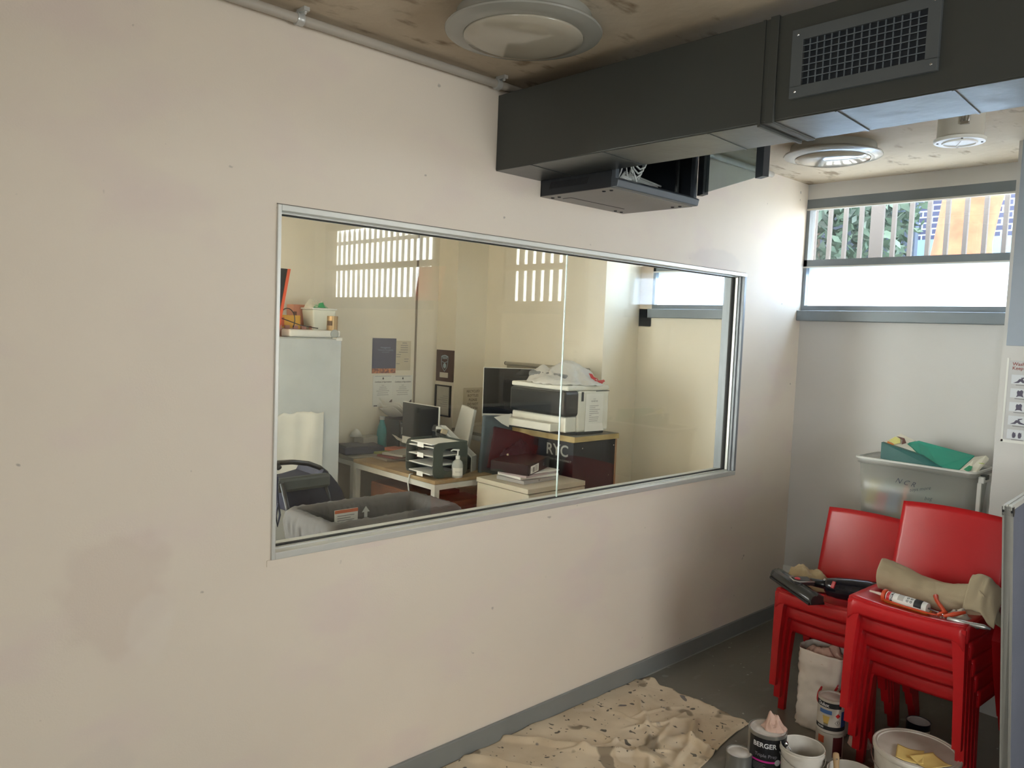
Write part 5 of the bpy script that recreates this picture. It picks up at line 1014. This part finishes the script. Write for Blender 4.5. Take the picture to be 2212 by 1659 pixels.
g = thing('laptop_bag', 'dark blue-grey document case lying on the grey desk by the fridge', 'case', (2.93, 4.65, DZ)); b = MB(); b.obox((2.955, 4.645, DZ+.026), (.30, .22, .05), (0, 0, -.12), .012); obj('case', b, mat('case_navy', srgb(58, 64, 84), .7), g)
b = MB(); b.obox((2.95, 4.63, DZ+.055), (.26, .15, .008), (0.03, 0, -.12), .003); obj('flap', b, mat('case_grey', srgb(84, 86, 96), .7), g)
for i, (c2, dx, lab) in enumerate(((srgb(150, 158, 84), 0, 'yellow-green folder lying on the grey desk, lower of two'), (srgb(196, 110, 74), .05, 'orange notebook on the yellow-green folder'))):
    b = MB(); b.obox((3.12+dx, 4.49, DZ+.009+.018*i), (.22-.07*i, .15, .016), (0, 0, .1), .002); tag(obj('folder', b, mat('folder_%d' % i, c2, .6)), lab, 'folder')
_pre = set(C.objects)
g = thing('desk_shelf', 'dark desktop shelf stacked with papers behind the teal bottle', 'shelf', (3.4, 4.85, DZ)); 
b = MB(); b.box((3.31, 4.72, DZ+.09), (3.62, 4.98, DZ+.10)); b.box((3.31, 4.72, DZ+.21), (3.62, 4.98, DZ+.22)); obj('shelf_board', b, M_black, g)
for x in (3.31, 3.61): b = MB(); b.box((x, 4.72, DZ), (x+.01, 4.98, DZ+.21)); obj('side_panel', b, M_black, g)
b = MB(); b.box((3.34, 4.735, DZ+.101), (3.40, 4.95, DZ+.19)); o = obj('ring_binder', b, M_dgrey); tag(o, 'grey ring binder with pale spine on the desktop shelf', 'binder')
b = MB(); b.box((3.345, 4.7335, DZ+.12), (3.395, 4.7348, DZ+.17)); sp = obj('spine_label', b, M_paper, o)
b = MB(); b.box((3.405, 4.735, DZ+.101), (3.47, 4.95, DZ+.20)); tag(obj('ring_binder', b, mat('teal_dark', srgb(24, 70, 78), .5)), 'dark teal ring binder on the desktop shelf', 'binder')
def curl(u, v, s=0): x = 3.27+.34*u; y = 4.66+.26*v; return Vector((x, y, DZ+.235+.012*s+.07*max(0, 1-u*3.2)**1.5*(1+.2*s)+.012*math.sin(v*5+s)-.03*max(0, .25-v)*2))
for s in range(3): b = MB(); b.grid(lambda u, v, s=s: curl(u, v, s), 16, 10); tag(obj('curled_paper', b, M_paper, smooth=True, solid=.001), ['lowest curled paper sheet on top of the desktop shelf', 'second curled paper sheet on the desktop shelf', 'topmost curled paper sheet on the desktop shelf'][s], 'paper', 'curled papers on the desktop shelf')
b = MB(); b.hexa([(3.24, 4.64, DZ+.10), (3.40, 4.60, DZ+.03), (3.44, 4.72, DZ+.05), (3.28, 4.76, DZ+.12), (3.24, 4.64, DZ+.101), (3.40, 4.60, DZ+.031), (3.44, 4.72, DZ+.051), (3.28, 4.76, DZ+.121)]); tag(obj('loose_paper', b, M_paper), 'loose white sheet leaning at the foot of the desktop shelf', 'paper')
shift_new(_pre, (-.10, -.19, 0))
for i in range(3): b = MB(); b.obox((3.02+.02*i, 4.30-.02*i, DZ+.01+.016*i), (.24, .17, .014), (0, 0, .15*i), .002); tag(obj('magazine', b, mat('mag_%d' % i, (srgb(150, 140, 126), srgb(120, 60, 56), srgb(170, 168, 158))[i], .6)), ['pale magazine at the bottom of the pile behind the letter tray', 'reddish magazine in the pile behind the letter tray', 'grey magazine on top of the pile behind the letter tray'][i], 'magazine')

# --- white cabinet with papers and binder
g = thing('white_cabinet', 'white low cabinet with papers and black binder in front of the printer', 'cabinet', (3.27, 3.25, 0)); M_cab = mat('cabinet_white', srgb(206, 198, 178), .5)
b = MB(); b.box((3.045, 3.05, .02), (3.515, 3.48, .728)); obj('cabinet_body', b, M_cab, g)
b = MB(); b.box((3.040, 3.045, .732), (3.520, 3.485, .760), .002); obj('top', b, M_cab, g)
b = MB(); b.box((3.045, 3.044, .50), (3.515, 3.05, .727)); obj('drawer', b, M_cab, g)
b = MB(); b.box((3.045, 3.044, .03), (3.515, 3.05, .495)); obj('door', b, M_cab, g)
CZ = .761
for i, (sx2, sy2, dx, dy, th, rz, m_) in enumerate(((.31, .22, 0, 0, .020, .05, mat('clear_sleeve', srgb(170, 168, 166), .2)), (.30, .21, .01, .01, .014, -.06, M_paper), (.29, .21, -.005, 0, .012, .12, mat('paper_lilac', srgb(186, 172, 172), .6)), (.30, .20, .01, .0, .008, .0, M_paper))):
    z = CZ+.0+[0, .0215, .0365, .050][i]; b = MB(); b.obox((3.26+dx, 3.27+dy, z+th/2), (sx2, sy2, th), (0, 0, rz), .001); o = obj('paper_wallet' if i == 0 else 'paper_stack', b, m_); pw = o if i == 0 else pw; tag(o, ['clear plastic wallet of papers at bottom of the pile on the white cabinet', 'white papers above the clear plastic wallet on the white cabinet', 'lilac-tinted papers in the pile on the white cabinet', 'topmost white papers under the black binder'][i], 'paper')
b = MB(); b.text('NIKAY', .034, lambda x, y: Vector((3.20+x, 3.1585+.0, CZ+.012+y*.5)), 0); obj('wallet_lettering', b, M_print, pw)
g = thing('black_binder', 'black ring binder with white spine label lying on papers on the white cabinet', 'binder', (3.30, 3.25, CZ+.06)); R_ = Euler((.03, -.04, .39)).to_matrix(); bc = Vector((3.215, 3.295, CZ+.094))
def bb(lo, hi, nm, m_, par):
    b = MB(); b.box(lo, hi, .002)
    for v_ in b.bm.verts: v_.co = R_ @ v_.co + bc
    return obj(nm, b, m_, par)
bb((-.155, -.12, -.031), (.155, .12, -.027), 'cover', M_black, g); bb((-.155, -.12, .027), (.155, .12, .031), 'cover', M_black, g); sp = bb((-.155, -.124, -.031), (.155, -.120, .031), 'spine', M_black, g); bb((-.12, -.115, -.026), (.12, .10, .005), 'pages', M_paper, g)
bb((-.157, -.12, -.031), (-.153, .12, .031), 'end_cover', M_black, g)
bb((-.135, -.1255, -.022), (-.02, -.1243, .022), 'spine_label', M_paper, sp)
b = MB(); b.text('1', .02, lambda x, y: R_ @ Vector((-.122+x, -.1262, y)) + bc, .001); b.text('||||', .03, lambda x, y: R_ @ Vector((-.094+x, -.1262, y)) + bc, .0012)
for i in range(5): b.poly([R_ @ Vector((x, -.1262, .014-i*.007+zz)) + bc for x, zz in ((-.074, 0), (-.034, 0), (-.034, .002), (-.074, .002))], R_ @ Vector((0, -.0004, 0)))
obj('spine_lettering', b, M_print, sp)
b = MB(); b.text('G', .026, lambda x, y: R_ @ Vector((.06+x, -.1246, y)) + bc, .0006); obj('logo_lettering', b, mat('label_grey', (1, 1, 1, 1)), sp)
rag('beige_sock', 'beige folded cloth lying behind the black binder', 'cloth', (3.25, 3.40, CZ+.062), .11, .07, .075, 51, mat('cloth_beige', srgb(176, 164, 140), .9), peaks=((-.5, 0, .3, .3),))
# maroon tote and blue-grey bag
def sheetbag(name, label, cat, P, th, m_, seed):
    P = [Vector(p) for p in P]
    def f(u, v):
        p = P[0].lerp(P[1], u).lerp(P[3].lerp(P[2], u), v); bul = math.sin(u*PI)*math.sin(v*PI)
        return p + Vector((-.35, -1, 0)).normalized()*(th*bul + .012*nz((u*3, v*3, 0), 1.5, seed))
    b = MB(); b.grid(f, 24, 24); g = thing(name, label, cat, P[0]); obj('fabric', b, m_, g, smooth=True, solid=.02); return g
sheetbag('blue_grey_bag', 'large blue-grey shopping bag with dark vertical lettering behind the maroon bag', 'bag', [W(1032, 1045, 'Y', 3.60), W(1125, 1040, 'Y', 3.74), W(1128, 900, 'Y', 3.74), W(1045, 897, 'Y', 3.74)], .03, mat('bag_bluegrey', srgb(96, 108, 114), .8), 61)
_bag = [x for x in C.objects if x.name == 'blue_grey_bag'][0]
o = sheetbag('maroon_bag', 'dark maroon folded bag leaning above the beige cloth', 'bag', [W(1052, 1010, 'Y', 3.50), W(1150, 1000, 'Y', 3.44), W(1163, 946, 'Y', 3.42), W(1068, 922, 'Y', 3.52)], .04, mat('maroon_fabric', srgb(46, 20, 26), .8), 62)
rag('purple_cloth', 'dark purple bundled cloth between the maroon bag and binder', 'cloth', (3.30, 3.42, CZ+.12), .13, .05, .10, 63, mat('purple_dark', srgb(44, 34, 42), .9))
p_ = W(1072, 955, 'Y', 3.60); b = MB(); b.text('ELEVANCE', .035, lambda x, y: Vector((p_.x-y, p_.y-.02, p_.z-x)), .0005); obj('bag_lettering', b, mat('ink_dark', srgb(40, 44, 50), .8), _bag)
b = MB(); q_ = W(1085, 900, 'Y', 3.62); b.poly([q_+Vector(v_) for v_ in ((-.07, 0, .0), (.09, .01, .015), (.06, 0, -.07), (-.0, 0, -.045))], (0, .002, 0)); tag(obj('loose_paper', b, M_paper), 'white paper corner sticking out of the blue-grey bag', 'paper')
# --- black box cabinet with wooden top
g = thing('banner_cabinet', 'black cabinet with plywood edges and RYC lettering under the printer', 'cabinet', (3.75, 3.45, 0)); M_bb = mat('cab_black', srgb(32, 33, 40), .6)
b = MB(); b.box((3.54, 3.17, .0), (3.936, 3.73, .968)); obj('cabinet_body', b, M_bb, g)
b = MB(); b.box((3.936, 3.165, 0), (3.95, 3.74, .968)); obj('side_board', b, mat('ply_edge', srgb(170, 134, 104), .6), g)
b = MB(); b.box((3.53, 3.165, .97), (3.968, 3.74, .972)); b.box((3.53, 3.155, .972), (3.955, 3.745, 1.005), .001); tp = obj('top', b, mat('ply_top', srgb(190, 168, 116), .6, ncol=srgb(170, 146, 96), nscale=9), g)
b = MB(); b.box((3.532, 3.157, 1.0045), (3.953, 3.743, 1.0065)); obj('top_laminate', b, mat('lam_grey', srgb(120, 116, 104), .5), tp)
b = MB(); ft = lambda o_, z: (lambda x, y: Vector((3.5385, o_-x, z+y)))
b.text('RYC', .10, ft(3.305, .905), .0015); b.text('RIVERWOOD YOUTH CONNECT', .0165, ft(3.305, .848)); obj('lettering', b, mat('label_grey2', srgb(176, 176, 170), .7), g)
for x, z in ((3.62, .93), (3.92, .93), (3.88, .74)): b = MB(); b.lathe([(.004, 0), (.004, -.003), (0, -.003)], (x, 3.17, z), 10, 'Y'); obj('screw', b, M_steel, g)
# --- printer
PZ = 1.0075
g = thing('printer', 'white and black office printer standing on the plywood-topped cabinet', 'printer', (3.74, 3.45, PZ)); M_pr = mat('printer_white', srgb(222, 220, 208), .4)
b = MB(); b.box((3.60, 3.20, PZ+.018), (3.89, 3.70, PZ+.275), .012); obj('printer_body', b, M_pr, g)
b = MB(); b.box((3.62, 3.22, PZ), (3.87, 3.68, PZ+.018)); obj('base', b, M_dgrey, g)
b = MB(); b.box((3.475, 3.205, PZ+.115), (3.62, 3.69, PZ+.275), .02); obj('control_panel', b, mat('printer_black', srgb(34, 36, 36), .25), g)
b = MB(); b.box((3.50, 3.21, PZ+.02), (3.60, 3.685, PZ+.115), .01); obj('front_cover', b, M_pr, g)
b = MB(); b.box((3.42, 3.26, PZ+.025), (3.50, 3.68, PZ+.075), .006); obj('paper_tray', b, M_pr, g)
b = MB(); b.box((3.50, 3.20, PZ+.276), (3.89, 3.70, PZ+.305), .008); obj('scanner_lid', b, M_pr, g)
b = MB(); b.box((3.625, 3.198, PZ+.21), (3.645, 3.1999, PZ+.268)); obj('side_grip', b, M_print, g)
b = MB(); b.box((3.76, 3.1985, PZ+.268), (3.89, 3.1998, PZ+.272)); obj('lid_gap', b, M_print, g)
b = MB(); b.grid(lambda u, v: Vector((3.665+.165*u, 3.197-.012*(v > .8)*(v-.8)*5*u, PZ+.255-.235*v)), 8, 10); nt_ = obj('notice_sheet', b, M_paper, g, solid=.001)
b = MB(); nf = lambda ox, z: (lambda x, y: Vector((ox+x, 3.1955, z+y)))
b.text('PLEASE', .008, nf(3.745, PZ+.222)); b.text('DO NOT USE', .010, nf(3.745, PZ+.208), .0004)
for i, w__ in enumerate((.085, .055, .10, .08, .09, .02, .09, .085, .08)): z = PZ+.178-i*.012; b.box((3.70, 3.1952, z), (3.70+w__, 3.1956, z+.0025))
obj('notice_print', b, M_text_grey, nt_)
# carrier bag on printer
g = thing('carrier_bag', 'crumpled white plastic carrier bag with red print lying on the printer', 'bag', (3.69, 3.45, PZ+.306))
rag('bag_film', None, None, (3.72, 3.45, PZ+.306), .235, .25, .115, 71, M_thin, g, peaks=((-.35, .4, .22, .45), (.1, -.2, .4, .25), (.55, -.5, .15, .2)), n=80)
b = MB(); b.obox((3.66, 3.48, PZ+.345), (.16, .30, .05), (.05, .05, .1), .02); obj('contents', b, mat('foil_grey', srgb(120, 122, 122), .3), g)
b = MB(); lp = lambda u0, v0: W(u0, v0, 'Y', 3.255)
for pts in (((1272, 806), (1279, 808), (1283, 814), (1290, 818), (1284, 821), (1277, 817)), ((1283, 822), (1288, 820), (1291, 826), (1296, 836), (1288, 838), (1284, 830)), ((1290, 816), (1293, 822), (1305, 820), (1307, 824), (1296, 830), (1291, 828)), ((1296, 828), (1303, 826), (1300, 831))): b.poly([lp(*p2) for p2 in pts], (0, .0015, 0))
obj('red_print', b, mat('bag_red', (1, 1, 1, 1)), g)

# --- bassinet close behind the glass
BX0, BX1, BY0, BY1, BZ_ = 1.70, 2.34, 2.84, 3.19, .80
g = thing('bassinet', 'grey padded fabric bassinet close behind the window glass', 'bassinet', (2.02, 3.0, 0))
M_bas = mat('bassinet_grey', srgb(78, 75, 73), .85, bump=.1, bscale=200); M_basd = mat('bassinet_dark', srgb(44, 45, 46), .9)
def rr(u, off, r=.035):
    x0, x1, y0, y1 = BX0-off, BX1+off, BY0-off, BY1+off; r = r+off*.5
    segs = [((x1-r, y0), (x0+r, y0)), None]; L1 = (x1-x0-2*r); L2 = (y1-y0-2*r); q_ = PI*r/2; T = 2*(L1+L2)+4*q_; s = (u % 1)*T
    for k, (L, p0, d_) in enumerate(((L1, (x0+r, y0), (1, 0)), (L2, (x1, y0+r), (0, 1)), (L1, (x1-r, y1), (-1, 0)), (L2, (x0, y1-r), (0, -1)))):
        if s <= L: return Vector((p0[0]+d_[0]*s, p0[1]+d_[1]*s, 0))
        s -= L
        if s <= q_:
            cc = ((x1-r, y0+r), (x1-r, y1-r), (x0+r, y1-r), (x0+r, y0+r))[k]; a = (-PI/2+k*PI/2)+s/r; return Vector((cc[0]+r*math.cos(a), cc[1]+r*math.sin(a), 0))
        s -= q_
    return Vector((x0+r, y0, 0))
sect = [(.030, -.26), (.035, -.20), (.045, -.10), (.05, -.05), (.044, -.015), (.025, .004), (.0, .008), (-.02, -.004), (-.030, -.03), (-.032, -.08), (-.03, -.2)]
def bas(u, v):
    t = v*(len(sect)-1); i = min(int(t), len(sect)-2); f_ = t-i; off = sect[i][0]*(1-f_)+sect[i+1][0]*f_; z = sect[i][1]*(1-f_)+sect[i+1][1]*f_
    p = rr(u, off); wv = .004*nz((p.x, p.y, z), 9, 81)+.009*abs(nz((p.x*1.6, p.y*1.6, z*.5), 26, 82))-.004; return p + Vector((wv, wv, BZ_+z+wv*.6))
b = MB(); b.grid(bas, 240, 34, cu=True); obj('padded_wall', b, M_bas, g, smooth=True)
b = MB(); b.rings([[rr(k/60, -.03)+Vector((0, 0, BZ_-z)) for k in range(60)] for z in (.20, .19)]); obj('mattress', b, M_basd, g)
b = MB(); b.grid(lambda u, v: Vector((1.80+.36*u, BY1-.0345, BZ_-.075-.10*v)), 6, 2); obj('inner_panel', b, mat('bassinet_mid', srgb(60, 59, 58), .9), g, solid=.002)
b = MB(); b.box((1.885, BY1-.040, BZ_-.105), (2.01, BY1-.036, BZ_-.028)); lb = obj('warning_label', b, M_paper, g)
b = MB(); b.box((1.885, BY1-.0412, BZ_-.044), (2.01, BY1-.0402, BZ_-.028)); obj('orange_strip', b, mat('label_orange', srgb(206, 104, 60), .6), lb)
for i in range(4): b = MB(); b.box((1.90, BY1-.0412, BZ_-.058-i*.011), (1.99-.02*(i % 2), BY1-.0402, BZ_-.055-i*.011)); obj('print_line', b, M_text_grey, lb)
b = MB(); ax_, az_ = 2.055, BZ_-.055; b.poly([(ax_-.022, BY1-.038, az_), (ax_+.022, BY1-.038, az_), (ax_, BY1-.038, az_+.028)], (0, -.001, 0)); b.box((ax_-.009, BY1-.039, az_-.025), (ax_+.009, BY1-.038, az_)); obj('arrow_mark', b, mat('arrow_grey', srgb(190, 190, 186), .6), g)
for x, y in ((1.74, 2.86), (2.30, 2.86), (1.74, 3.17), (2.30, 3.17)): b = MB(); b.tube([(x, y, BZ_-.26), (x, y, 0)], .014, 10); obj('leg', b, M_black, g, smooth='auto')
# --- pram with black hood
g = thing('pram', 'black and navy pram with curved handle and dangling strap behind the bassinet', 'pram', (2.0, 3.65, 0))
b = MB(); hp = [W(u, v, 'Y', y) for u, v, y in ((604, 1012, 3.50), (597, 1004, 3.52), (600, 1000, 3.56), (630, 998, 3.6), (665, 1001, 3.62), (690, 1010, 3.64), (705, 1022, 3.66))]
b.tube(hp, .013, 12); obj('handlebar', b, M_black, g, smooth=True)
cA = W(605, 1045, 'Y', 3.5); cB = W(700, 1040, 'Y', 3.6)
b = MB(); b.obox((cA+cB)/2, ((cB-cA).length*.95, .05, .07), (0, 0, .05), .015); obj('parent_console', b, M_dgrey, g)
op = [(612, 1052), (628, 1046), (660, 1040), (692, 1030), (700, 1014), (715, 1026), (728, 1042), (738, 1058), (747, 1080), (720, 1098), (660, 1112), (628, 1108), (618, 1080)]
b = MB(); b.poly([W(u, v, 'Y', 3.60) for u, v in op], (.0, .26, 0)); obj('hood', b, mat('navy_fabric', srgb(22, 26, 48), .6), g, smooth='auto', bev=.012)
b = MB(); b.tube([cA+Vector((.01, 0, 0)), cA+Vector((.06, 0, -.20)), cA+Vector((.10, .02, -.45)), cA+Vector((.14, .05, -.75))], .011, 10); obj('frame_tube', b, M_black, g, smooth=True)
b = MB(); b.tube([cB, cB+Vector((.08, .02, -.2)), cB+Vector((.10, .05, -.75))], .011, 10); obj('frame_tube', b, M_black, g, smooth=True)
sa = W(599, 1030, 'Y', 3.5); b = MB(); b.tube([sa, sa+Vector((.0, 0, -.08)), sa+Vector((.008, 0, -.13))], [.006, .007, .004], 8); b.tube([sa+Vector((.008, 0, -.13)), sa+Vector((-.004, 0, -.19)), sa+Vector((.006, 0, -.245)), sa+Vector((.018, 0, -.19)), sa+Vector((.008, 0, -.13))], .005, 8); obj('wrist_strap', b, mat('strap_navy', srgb(28, 34, 60), .7), g, smooth=True)
for x, y in ((1.95, 3.52), (2.22, 3.52), (1.95, 3.85), (2.22, 3.85)): b = MB(); b.lathe([(.03, -.015), (.075, -.015), (.08, 0), (.075, .015), (.03, .015)], (x, y, .081), 28, 'X'); obj('wheel', b, M_black, g, smooth='auto')
# canvas standing on the side window sill of our room
g = thing('red_canvas', 'red painted canvas leaning on the side window sill beside the pillar', 'canvas', (3.375, .05, 1.822))
b = MB(); b.hexa([(3.365, -.10, 1.822), (3.385, -.10, 1.822), (3.385, .17, 1.822), (3.365, .17, 1.822), (3.375, -.06, 2.06), (3.393, -.06, 2.06), (3.393, .22, 2.06), (3.375, .22, 2.06)]); obj('canvas_face', b, translucent('canvas_red', (1, .25, .16, 1), 1.0), g)
